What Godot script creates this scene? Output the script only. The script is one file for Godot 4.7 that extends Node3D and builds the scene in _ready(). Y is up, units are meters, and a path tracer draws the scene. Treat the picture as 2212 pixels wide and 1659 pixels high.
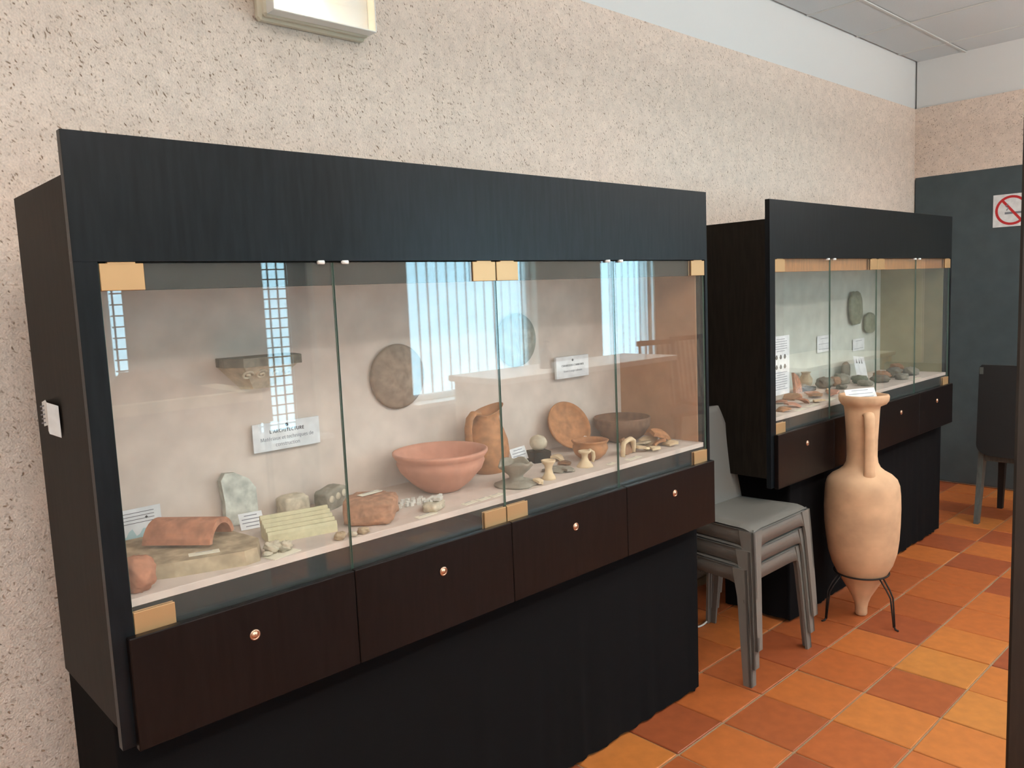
extends Node3D

# ---------- measures of the place (metres) ----------
const WALL_Z := -0.33      # roughcast wall behind the cabinets
const WALL_X := 5.79       # end wall with the slate blue panel
const FRONT_Z := 3.5       # wall with the windows, behind the camera
const CEIL := 3.02
const CASE_W := 2.0
const CASE_D := 0.3865
const SHELF := 0.9485
const CASE2 := Vector3(2.495, 0.0064, -0.038)
const DAY := 2.9           # daylight behind the blinds
const LAMP_DOWN := 4.4     # hanging light fittings, downwards and upwards
const LAMP_UP := 12.0

const OPENINGS := [[-1.75, -0.05, 0.74], [0.95, 2.22, 0.64], [2.97, 4.27, 0.74], [5.09, 5.87, 0.74]]  # first opening is an added window filling the lower left with light
const WINDOW_TOP := 2.15
const LAMPS := [-1.45, 0.35, 2.15, 3.95, 5.75]   # hanging light fittings
const LAMP_Z := 2.30
const LAMP_Y := 2.42
const BAY_Z := 0.95        # where the end wall stops

var used := {}
var M := {}
var T := {}
var rng := RandomNumberGenerator.new()

# ======================================================================
func _ready() -> void:
	rng.seed = 7
	view_and_light()
	make_textures()
	make_materials()
	make_shell()
	make_windows()
	make_case(Vector3.ZERO, 0.0, 0.0, "black display cabinet nearest the camera with architecture fragments and kitchen pottery", 0)
	make_case(Vector3(CASE2.x, 0, CASE2.z), CASE2.y, 0.255, "black display cabinet farther off, behind the amphora and the stacked chairs", 1)
	fill_first_case()
	fill_second_case()
	make_amphora()
	make_stack()
	make_side_chair()
	make_bulkhead()
	make_ceiling_lights()
	make_signs()
	make_far_side()


# ---------- camera, sky, daylight, exposure ----------
func view_and_light() -> void:
	var cam := Camera3D.new()
	cam.name = "camera"
	cam.fov = rad_to_deg(2.0 * atan(829.5 / 1721.558))
	cam.near = 0.02
	cam.far = 60.0
	cam.transform = Transform3D(Basis(Vector3.UP, -0.747154) * Basis(Vector3.RIGHT, -0.111674) * Basis(Vector3.BACK, -0.042658), Vector3(-0.410515, 1.499389, 1.965723))
	add_child(cam)
	cam.current = true
	var env := Environment.new()
	var sky := Sky.new()
	var ps := ProceduralSkyMaterial.new()
	ps.sky_top_color = Color(0.62, 0.78, 0.95)
	ps.sky_horizon_color = Color(0.88, 0.94, 1.0)
	ps.ground_horizon_color = Color(0.80, 0.80, 0.78)
	ps.ground_bottom_color = Color(0.55, 0.53, 0.5)
	ps.sky_energy_multiplier = 0.6
	ps.ground_energy_multiplier = 0.4
	sky.sky_material = ps
	env.background_mode = Environment.BG_SKY
	env.sky = sky
	env.ambient_light_source = Environment.AMBIENT_SOURCE_DISABLED
	env.tonemap_mode = Environment.TONE_MAPPER_LINEAR
	env.tonemap_exposure = 1.2
	env.sdfgi_enabled = true
	env.ssao_enabled = true
	env.ssil_enabled = true
	var we := WorldEnvironment.new()
	we.name = "surroundings"
	we.environment = env
	add_child(we)
	# daylight standing just outside each window opening; the first is an added fill light
	var pale_blue := Color(0.72, 0.92, 1.0)
	for w in OPENINGS:
		daylight("daylight", Vector3((w[0] + w[1]) / 2, (w[2] + WINDOW_TOP) / 2, FRONT_Z + 0.19), Vector2(w[1] - w[0], WINDOW_TOP - w[2]), 0.0, DAY, pale_blue)


func daylight(called: String, at: Vector3, size: Vector2, turn: float, e: float, c: Color) -> void:
	var l := AreaLight3D.new()
	l.name = numbered(called)
	l.area_size = size
	l.area_normalize_energy = false
	l.light_energy = e
	l.light_color = c
	l.area_range = 16.0
	l.area_attenuation = 2.0
	l.shadow_enabled = true
	l.position = at
	l.rotation.y = turn
	add_child(l)


# ======================================================================
# helpers: naming
func numbered(called: String) -> String:
	var n: int = used.get(called, 0)
	used[called] = n + 1
	return called if n == 0 else "%s_%03d" % [called, n]


func thing(called: String, label: String, category: String, at := Vector3.ZERO, turn := 0.0, group := "") -> Node3D:
	var o := Node3D.new()
	o.name = numbered(called)
	o.position = at
	o.rotation.y = turn
	tag(o, label, category, group)
	add_child(o)
	return o


func tag(o: Node, label: String, category: String, group := "") -> void:
	o.set_meta("label", label)
	o.set_meta("category", category)
	if group:
		o.set_meta("group", group)


func part(parent: Node, called: String, st: Variant, mat: Material, at := Vector3.ZERO, rot := Vector3.ZERO, label := "") -> MeshInstance3D:
	var o := MeshInstance3D.new()
	o.name = called
	o.mesh = st if st is Mesh else done(st)
	o.material_override = mat
	o.position = at
	o.rotation = rot
	if label:
		o.set_meta("label", label)
	parent.add_child(o, true)
	return o


func solo(called: String, st: Variant, mat: Material, label: String, category: String, at := Vector3.ZERO, rot := Vector3.ZERO, group := "") -> MeshInstance3D:
	var o := MeshInstance3D.new()
	o.name = numbered(called)
	o.mesh = st if st is Mesh else done(st)
	o.material_override = mat
	o.position = at
	o.rotation = rot
	tag(o, label, category, group)
	add_child(o)
	return o


func structure(called: String) -> Node3D:
	var o := Node3D.new()
	o.name = called
	o.set_meta("kind", "structure")
	add_child(o)
	return o


# helpers: shapes
func flat() -> SurfaceTool:
	var st := SurfaceTool.new()
	st.begin(Mesh.PRIMITIVE_TRIANGLES)
	st.set_smooth_group(-1)
	return st


func smooth() -> SurfaceTool:
	var st := SurfaceTool.new()
	st.begin(Mesh.PRIMITIVE_TRIANGLES)
	st.set_smooth_group(0)
	return st


func done(st: SurfaceTool) -> ArrayMesh:
	st.generate_normals()
	return st.commit()


func tri(st: SurfaceTool, a: Vector3, b: Vector3, c: Vector3, out: Vector3) -> void:
	var n := (c - a).cross(b - a)
	if n.length_squared() < 1e-16:
		return
	st.add_vertex(a)
	if n.dot(out) >= 0.0:
		st.add_vertex(b)
		st.add_vertex(c)
	else:
		st.add_vertex(c)
		st.add_vertex(b)


func quad(st: SurfaceTool, a: Vector3, b: Vector3, c: Vector3, d: Vector3, out: Vector3) -> void:
	tri(st, a, b, c, out)
	tri(st, a, c, d, out)


# box with chamfered edges, c its centre
func box(st: SurfaceTool, c: Vector3, s: Vector3, bev := 0.0, bs := Basis()) -> void:
	var h := s / 2.0
	bev = minf(bev, minf(h.x, minf(h.y, h.z)) * 0.95)
	if bev <= 0.0:
		for ax in 3:
			for sg in [-1.0, 1.0]:
				var n := Vector3.ZERO
				n[ax] = sg
				var u := Vector3.ZERO
				u[(ax + 1) % 3] = 1.0
				var v := Vector3.ZERO
				v[(ax + 2) % 3] = 1.0
				quad(st, c + bs * ((n - u - v) * h), c + bs * ((n + u - v) * h), c + bs * ((n + u + v) * h), c + bs * ((n - u + v) * h), bs * n)
		return
	var vert := func(sg: Vector3, ax: int) -> Vector3:
		var p := h - Vector3.ONE * bev
		p[ax] = h[ax]
		return c + bs * (p * sg)
	for ax in 3:
		var i := (ax + 1) % 3
		var j := (ax + 2) % 3
		for sg in [-1.0, 1.0]:
			var q := []
			for k in [[-1.0, -1.0], [1.0, -1.0], [1.0, 1.0], [-1.0, 1.0]]:
				var s3 := Vector3.ZERO
				s3[ax] = sg
				s3[i] = k[0]
				s3[j] = k[1]
				q.append(vert.call(s3, ax))
			var n := Vector3.ZERO
			n[ax] = sg
			quad(st, q[0], q[1], q[2], q[3], bs * n)
		for si in [-1.0, 1.0]:
			for sj in [-1.0, 1.0]:
				var a := Vector3.ZERO
				a[i] = si
				a[j] = sj
				var b := a
				a[ax] = -1.0
				b[ax] = 1.0
				var o := Vector3.ZERO
				o[i] = si
				o[j] = sj
				quad(st, vert.call(a, i), vert.call(b, i), vert.call(b, j), vert.call(a, j), bs * o)
	for sx in [-1.0, 1.0]:
		for sy in [-1.0, 1.0]:
			for sz in [-1.0, 1.0]:
				var s3 := Vector3(sx, sy, sz)
				tri(st, vert.call(s3, 0), vert.call(s3, 1), vert.call(s3, 2), bs * s3)


# box from its two corners
func span(st: SurfaceTool, a: Vector3, b: Vector3, bev := 0.0) -> void:
	box(st, (a + b) / 2.0, (b - a).abs(), bev)


# six-sided solid between two quads
func hexa(st: SurfaceTool, lo: Array, hi: Array) -> void:
	var mid := Vector3.ZERO
	for p in lo + hi:
		mid += p / 8.0
	quad(st, lo[0], lo[1], lo[2], lo[3], (lo[0] + lo[2]) / 2.0 - mid)
	quad(st, hi[0], hi[1], hi[2], hi[3], (hi[0] + hi[2]) / 2.0 - mid)
	for i in 4:
		var j := (i + 1) % 4
		quad(st, lo[i], lo[j], hi[j], hi[i], (lo[i] + lo[j] + hi[i] + hi[j]) / 4.0 - mid)


# turned shape: profile of Vector2(radius, height), run upwards on the outside and down on the inside
func lathe(st: SurfaceTool, prof: Array, seg := 32, bend: Variant = null, from := 0.0, to := TAU) -> void:
	for i in prof.size() - 1:
		var p: Vector2 = prof[i]
		var q: Vector2 = prof[i + 1]
		var t := q - p
		for k in seg:
			var a := from + (to - from) * k / seg
			var b := from + (to - from) * (k + 1) / seg
			if k == seg - 1 and is_equal_approx(to - from, TAU):
				b = from
			var m := (a + (from + (to - from) * (k + 1) / seg)) / 2.0
			var v := [Vector3(p.x * cos(a), p.y, p.x * sin(a)), Vector3(q.x * cos(a), q.y, q.x * sin(a)), Vector3(q.x * cos(b), q.y, q.x * sin(b)), Vector3(p.x * cos(b), p.y, p.x * sin(b))]
			if bend != null:
				for n in 4:
					v[n] = bend.call(v[n])
			quad(st, v[0], v[1], v[2], v[3], Vector3(t.y * cos(m), -t.x, t.y * sin(m)))


# round bar along points; r a number or one per point
func tube(st: SurfaceTool, pts: Array, r: Variant, seg := 8, wide := 1.0) -> void:
	var rings := []
	var side := Vector3.ZERO
	for i in pts.size():
		var t: Vector3 = (pts[mini(i + 1, pts.size() - 1)] - pts[maxi(i - 1, 0)]).normalized()
		if i == 0:
			side = t.cross(Vector3.UP if absf(t.y) < 0.9 else Vector3.RIGHT).normalized()
		else:
			side = (side - t * side.dot(t)).normalized()
		var up := t.cross(side)
		var rr: float = r[i] if r is Array else r
		var ring := []
		for k in seg:
			var a := TAU * k / seg
			ring.append(pts[i] + (side * cos(a) * wide + up * sin(a)) * rr)
		rings.append(ring)
	for i in pts.size() - 1:
		for k in seg:
			var j := (k + 1) % seg
			var o: Vector3 = (rings[i][k] + rings[i][j]) / 2.0 - pts[i]
			quad(st, rings[i][k], rings[i + 1][k], rings[i + 1][j], rings[i][j], o)
	for e in [0, pts.size() - 1]:
		var o: Vector3 = pts[e] - pts[1 if e == 0 else e - 1]
		for k in seg:
			tri(st, pts[e], rings[e][k], rings[e][(k + 1) % seg], o)


# outline in x and y, from z = 0 to z = depth
func prism(st: SurfaceTool, outline: Array, depth: float, xf := Transform3D(), taper := 1.0) -> void:
	var flat_pts := PackedVector2Array(outline)
	var idx := Geometry2D.triangulate_polygon(flat_pts)
	var mid := Vector2.ZERO
	for p in outline:
		mid += p / float(outline.size())
	var at := func(p: Vector2, z: float) -> Vector3:
		var q := mid + (p - mid) * (taper if z > 0.0 else 1.0)
		return xf * Vector3(q.x, q.y, z)
	for i in range(0, idx.size(), 3):
		for z in [0.0, depth]:
			tri(st, at.call(outline[idx[i]], z), at.call(outline[idx[i + 1]], z), at.call(outline[idx[i + 2]], z), xf.basis * Vector3(0, 0, 1.0 if z > 0.0 else -1.0))
	var turn := 1.0 if Geometry2D.is_polygon_clockwise(flat_pts) else -1.0
	for i in outline.size():
		var a: Vector2 = outline[i]
		var b: Vector2 = outline[(i + 1) % outline.size()]
		var n := Vector2(-(b - a).y, (b - a).x) * turn
		quad(st, at.call(a, 0.0), at.call(b, 0.0), at.call(b, depth), at.call(a, depth), xf.basis * Vector3(n.x, n.y, 0))


# a broken lump: rounded box (power) with uneven faces
func lump(st: SurfaceTool, s: Vector3, power := 0.6, rough := 0.1, key := 1, nu := 22, nv := 14) -> void:
	var nz := FastNoiseLite.new()
	nz.seed = key
	nz.frequency = 0.9
	nz.fractal_octaves = 3
	var at := func(i: int, j: int) -> Vector3:
		var a := TAU * (i % nu) / nu
		var b := PI * j / nv - PI / 2
		var d := Vector3(cos(b) * cos(a), sin(b), cos(b) * sin(a))
		var p := Vector3(signf(d.x) * pow(absf(d.x), power), signf(d.y) * pow(absf(d.y), power), signf(d.z) * pow(absf(d.z), power))
		p *= 1.0 + rough * nz.get_noise_3d(p.x * 2.0, p.y * 2.0, p.z * 2.0) * 2.0
		p.y = maxf(p.y, -0.97)
		return p * s / 2.0
	for i in nu:
		for j in nv:
			var v := [at.call(i, j), at.call(i, j + 1), at.call(i + 1, j + 1), at.call(i + 1, j)]
			quad(st, v[0], v[1], v[2], v[3], v[0] + v[2])


# a potsherd: uneven outline, curved, thick
func sherd(st: SurfaceTool, r: float, thick: float, curve: float, key: int, sides := 6, longer := 1.0) -> void:
	var g := RandomNumberGenerator.new()
	g.seed = key
	var n := sides * 3
	var corner := []
	for k in sides:
		corner.append(Vector2.from_angle(TAU * (k + g.randf_range(-0.3, 0.3)) / sides) * r * g.randf_range(0.75, 1.1) * Vector2(longer, 1.0))
	var edge := []
	for k in n:
		var a: Vector2 = corner[k / 3]
		var b: Vector2 = corner[(k / 3 + 1) % sides]
		edge.append(a.lerp(b, (k % 3) / 3.0) * g.randf_range(0.96, 1.04))
	var lift := func(p: Vector2, up: float) -> Vector3:
		return Vector3(p.x, up - curve * p.y * p.y / r - curve * 0.3 * p.x * p.x / r, p.y)
	for up in [0.0, thick]:
		var o := Vector3.UP if up > 0.0 else Vector3.DOWN
		for k in n:
			var j := (k + 1) % n
			tri(st, lift.call(Vector2.ZERO, up), lift.call(edge[k] * 0.55, up), lift.call(edge[j] * 0.55, up), o)
			quad(st, lift.call(edge[k] * 0.55, up), lift.call(edge[k], up), lift.call(edge[j], up), lift.call(edge[j] * 0.55, up), o)
	for k in n:
		var j := (k + 1) % n
		var e: Vector2 = edge[k] + edge[j]
		quad(st, lift.call(edge[k], 0.0), lift.call(edge[j], 0.0), lift.call(edge[j], thick), lift.call(edge[k], thick), Vector3(e.x, 0, e.y))


func words(parent: Node, text: String, size: float, at: Vector3, mat: Material, bold := false, wide := 0.0) -> void:
	var tm := TextMesh.new()
	tm.text = text
	var f := SystemFont.new()
	f.font_names = PackedStringArray(["Droid Sans"])
	f.font_weight = 700 if bold else 400
	tm.font = f
	tm.font_size = 32
	tm.pixel_size = size / 32.0
	tm.depth = 0.0006
	tm.horizontal_alignment = HORIZONTAL_ALIGNMENT_CENTER
	var o := part(parent, "lettering", tm, mat, at)
	if wide > 0.0:
		o.scale.x = wide


# ======================================================================
# textures: only grain, speckle and relief
func grey_texture(key: int, freq: float, lo: float, hi: float, octaves := 4, size := 512, kind := FastNoiseLite.TYPE_SIMPLEX_SMOOTH, power := 1.0) -> ImageTexture:
	var nz := FastNoiseLite.new()
	nz.seed = key
	nz.noise_type = kind
	nz.frequency = freq
	nz.fractal_octaves = octaves
	var im := nz.get_seamless_image(size, size)
	im.convert(Image.FORMAT_L8)
	var d := im.get_data()
	var lut := PackedByteArray()
	for i in 256:
		lut.append(int(clampf(lerpf(lo, hi, pow(i / 255.0, power)), 0, 1) * 255))
	for i in d.size():
		d[i] = lut[d[i]]
	return ImageTexture.create_from_image(Image.create_from_data(size, size, false, Image.FORMAT_L8, d))


func make_textures() -> void:
	T.mottle = grey_texture(11, 0.012, 0.90, 1.0)
	T.blotch = grey_texture(12, 0.010, 0.70, 1.0, 5)
	T.stain = grey_texture(18, 0.0075, 0.80, 1.0, 6)
	T.speckle = grey_texture(13, 0.09, 0.78, 1.0, 3)
	T.bump = grey_texture(14, 0.05, 0.0, 1.0, 4)
	T.fine = grey_texture(15, 0.22, 0.0, 1.0, 2)
	# wood: fibres along y
	var nz := FastNoiseLite.new()
	nz.seed = 21
	nz.frequency = 0.06
	nz.fractal_octaves = 4
	var im := Image.create(512, 512, false, Image.FORMAT_L8)
	for y in 512:
		for x in 512:
			var v := nz.get_noise_3d(x * 1.6, 40.0 * cos(TAU * y / 512.0) * 0.35, 40.0 * sin(TAU * y / 512.0) * 0.35)
			im.set_pixel(x, y, Color.from_hsv(0, 0, clampf(0.92 + v * 0.18, 0, 1)))
	T.wood = ImageTexture.create_from_image(im)
	# roughcast plaster: stamped pits, with the relief that goes with them
	var size := 2048
	nz = FastNoiseLite.new()
	nz.seed = 31
	nz.frequency = 0.032
	nz.fractal_octaves = 4
	var hm := nz.get_seamless_image(size, size)
	hm.convert(Image.FORMAT_L8)
	var hd := hm.get_data()
	nz.seed = 32
	nz.frequency = 0.011
	var tone := nz.get_seamless_image(size, size)
	tone.convert(Image.FORMAT_L8)
	var td := tone.get_data()
	nz.seed = 33
	nz.frequency = 0.16
	nz.fractal_octaves = 2
	var grain := nz.get_seamless_image(size, size)
	grain.convert(Image.FORMAT_L8)
	var gd := grain.get_data()
	for i in hd.size():
		td[i] = 210 + td[i] / 16 + hd[i] / 18 + gd[i] / 11
		hd[i] = 50 + hd[i] * 2 / 5 + gd[i] * 3 / 10
	var g := RandomNumberGenerator.new()
	g.seed = 5
	var col := PackedByteArray()
	col.resize(size * size * 3)
	for i in td.size():
		var v := mini(255, td[i])
		col[i * 3] = v
		col[i * 3 + 1] = v
		col[i * 3 + 2] = v
	for n in 30000:
		var cx := g.randf() * size
		var cy := g.randf() * size
		var deep := g.randf_range(0.08, 0.34) if n > 5000 else g.randf_range(0.3, 0.8)
		var ln := g.randf_range(1.6, 5.0) if n > 1500 else g.randf_range(3.0, 8.0)
		var wd := g.randf_range(0.9, 1.9)
		var dir := Vector2.from_angle(g.randfn(0.95, 0.5))
		var bend := g.randf_range(-0.08, 0.08)
		var e := int(ln + wd) + 1
		for dy in range(-e, e + 1):
			for dx in range(-e, e + 1):
				var a := dx * dir.x + dy * dir.y
				var b := -dx * dir.y + dy * dir.x + bend * a * a
				var q := 1.0 - (a * a) / (ln * ln) - (b * b) / (wd * wd)
				if q <= 0.0:
					continue
				var w := minf(1.0, q * 1.6) * deep
				var i := (int(cy) + dy + size) % size * size + (int(cx) + dx + size) % size
				hd[i] = int(hd[i] * (1.0 - w))
				col[i * 3] = int(lerpf(col[i * 3], 122.0, w))
				col[i * 3 + 1] = int(lerpf(col[i * 3 + 1], 98.0, w))
				col[i * 3 + 2] = int(lerpf(col[i * 3 + 2], 76.0, w))
	var relief := Image.create_from_data(size, size, false, Image.FORMAT_L8, hd)
	relief.bump_map_to_normal_map(6.0)
	T.cast_relief = ImageTexture.create_from_image(relief)
	T.cast_colour = ImageTexture.create_from_image(Image.create_from_data(size, size, false, Image.FORMAT_RGB8, col))


func mat(c: Color, rough := 0.8, tex := "", per_m := 4.0, relief := "", depth := 0.0, metal := 0.0) -> StandardMaterial3D:
	var m := StandardMaterial3D.new()
	m.albedo_color = c
	m.roughness = rough
	m.metallic = metal
	if tex:
		m.albedo_texture = T[tex]
	if relief:
		m.heightmap_enabled = true
		m.heightmap_texture = T[relief]
		m.heightmap_scale = depth
	if tex or relief:
		m.uv1_triplanar = true
		m.uv1_scale = Vector3.ONE * per_m
	return m


func c8(r: int, g: int, b: int) -> Color:
	return Color8(r, g, b)


func make_materials() -> void:
	M.cast = mat(c8(254, 234, 218), 0.95, "cast_colour", 0.42)
	M.cast.normal_enabled = true
	M.cast.normal_texture = T.cast_relief
	M.cast.uv1_world_triplanar = true
	M.band = mat(c8(226, 226, 224), 0.9)
	M.fluted = mat(c8(214, 204, 166), 0.9, "mottle", 6.0)
	M.brick = mat(c8(206, 152, 118), 0.9, "blotch", 7.0)
	M.slate = mat(c8(70, 83, 88), 0.55, "mottle", 1.0)
	M.plain_wall = mat(c8(200, 186, 168), 0.9, "mottle", 0.5)
	M.ochre_wall = mat(c8(178, 128, 84), 0.9, "mottle", 0.5)
	M.sage_wall = mat(c8(168, 170, 150), 0.9, "mottle", 0.5)
	M.grout = mat(c8(168, 140, 108), 0.95, "speckle", 3.0)
	M.tile = []
	for c in [c8(168, 88, 45), c8(180, 96, 46), c8(190, 106, 50), c8(198, 118, 54), c8(198, 126, 58), c8(158, 80, 44)]:
		var m := mat(c, 0.48, "mottle", 2.3)
		m.uv1_world_triplanar = true
		M.tile.append(m)
	M.ceiling_panel = mat(c8(232, 238, 240), 0.95, "speckle", 6.0)
	M.ceiling_bar = mat(c8(205, 207, 204), 0.6)
	M.black = mat(c8(26, 29, 32), 0.34, "wood", 1.2)
	M.black.metallic_specular = 0.29
	M.side_board = mat(c8(36, 31, 26), 0.5, "wood", 1.2)
	M.side_board.metallic_specular = 0.2
	M.wenge = mat(c8(25, 19, 18), 0.34, "wood", 1.2)
	M.wenge.metallic_specular = 0.32
	M.inside_dark = mat(c8(34, 36, 34), 0.6, "mottle", 3.0)
	M.inside_dark.metallic_specular = 0.25
	M.green_reflection_liner = mat(c8(206, 210, 198), 0.9, "mottle", 1.2)  # green reflection from the room put into the back lining colour
	M.olive_shade_liner = mat(c8(160, 152, 118), 0.9, "mottle", 1.2)  # side lining colour with shade and reflection painted in
	M.liner = mat(c8(224, 208, 194), 0.9, "mottle", 1.2)
	M.cloth = mat(c8(25, 24, 25), 1.0, "speckle", 8.0)
	M.cloth.metallic_specular = 0.2
	M.glass = StandardMaterial3D.new()
	M.glass.albedo_color = Color(0.96, 1.0, 0.98, 0.02)
	M.glass.transparency = BaseMaterial3D.TRANSPARENCY_ALPHA
	M.glass.roughness = 0.0
	M.glass.metallic_specular = 0.5
	M.glass_edge = mat(c8(70, 96, 84), 0.15)
	M.brass = mat(c8(190, 152, 108), 0.42, "", 9.0, "", 0.0, 0.5)
	M.copper = mat(c8(214, 172, 146), 0.3, "", 1.0, "", 0.0, 0.9)
	M.white_plastic = mat(c8(236, 236, 232), 0.35)
	M.paper = mat(c8(238, 240, 240), 0.85, "mottle", 3.0)
	M.cream_paper = mat(c8(232, 226, 204), 0.85)
	M.ink = mat(c8(60, 58, 62), 0.8)
	M.pale_ink = mat(c8(128, 132, 140), 0.8)
	M.red_ink = mat(c8(196, 40, 44), 0.6)
	M.terracotta = mat(c8(214, 148, 114), 0.85, "blotch", 5.0)
	M.dull_clay = mat(c8(206, 184, 150), 0.9, "blotch", 4.0)
	M.plate_clay = mat(c8(172, 146, 124), 0.85, "blotch", 5.0)
	M.dark_bowl = mat(c8(146, 110, 84), 0.8, "blotch", 5.0)
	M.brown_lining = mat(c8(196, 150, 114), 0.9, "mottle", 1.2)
	M.pink_clay = mat(c8(214, 152, 126), 0.8, "mottle", 4.0)
	M.orange_clay = mat(c8(206, 142, 92), 0.75, "blotch", 5.0)
	M.brown_clay = mat(c8(176, 130, 94), 0.8, "blotch", 5.0)
	M.buff_clay = mat(c8(232, 206, 166), 0.85, "mottle", 6.0)
	M.amphora = mat(c8(228, 182, 142), 0.85, "blotch", 2.6)
	M.amphora.albedo_texture = T.stain
	M.amphora.uv1_scale = Vector3.ONE * 1.7
	M.grey_clay = mat(c8(170, 162, 144), 0.85, "blotch", 5.0)
	M.stone = mat(c8(236, 222, 194), 0.9, "blotch", 5.0)
	M.dark_stone = mat(c8(140, 130, 112), 0.85, "blotch", 5.0)
	M.green_stone = mat(c8(132, 138, 112), 0.55, "blotch", 5.0)
	M.marble = mat(c8(224, 226, 212), 0.7, "blotch", 4.0)
	M.tessera = mat(c8(242, 238, 226), 0.7, "speckle", 10.0)
	M.iron = mat(c8(48, 40, 36), 0.6, "speckle", 10.0, "", 0.0, 0.5)
	M.grey_plastic = mat(c8(114, 110, 104), 0.42, "", 6.0)
	M.black_seat = mat(c8(26, 25, 25), 0.6, "speckle", 8.0)
	M.grey_wood = mat(c8(96, 102, 98), 0.55, "wood", 3.0)
	M.red_wood = mat(c8(104, 62, 46), 0.45, "wood", 3.0)
	M.dark_frame = mat(c8(40, 33, 27), 0.5, "wood", 2.0)
	M.housing = mat(c8(226, 216, 194), 0.5)
	M.reflector = mat(c8(244, 243, 238), 0.3)
	M.white_top = mat(c8(236, 232, 224), 0.45)
	M.desk_side = mat(c8(212, 188, 162), 0.6, "wood", 2.0)
	M.blind = mat(c8(240, 244, 246), 0.7)
	M.bottle = mat(c8(46, 44, 42), 0.25)
	M.amber_wood = mat(c8(186, 126, 70), 0.5, "wood", 2.0)
	M.terrain = mat(c8(150, 112, 78), 0.9, "blotch", 3.0)
	M.board = mat(c8(158, 152, 140), 0.7, "mottle", 1.0)
	M.poster_green = mat(c8(120, 146, 110), 0.7, "blotch", 2.0)
	M.panel_glow = StandardMaterial3D.new()
	M.panel_glow.albedo_color = Color(0.95, 0.95, 0.93)
	M.panel_glow.emission_enabled = true
	M.panel_glow.emission = Color(1.0, 0.978, 0.955)
	M.panel_glow.emission_energy_multiplier = 1.5
	M.glow = StandardMaterial3D.new()
	M.glow.albedo_color = Color(1.0, 0.93, 0.8)
	M.glow.emission_enabled = true
	M.glow.emission = Color(1.0, 0.86, 0.62)
	M.glow.emission_energy_multiplier = 14.0


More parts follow.
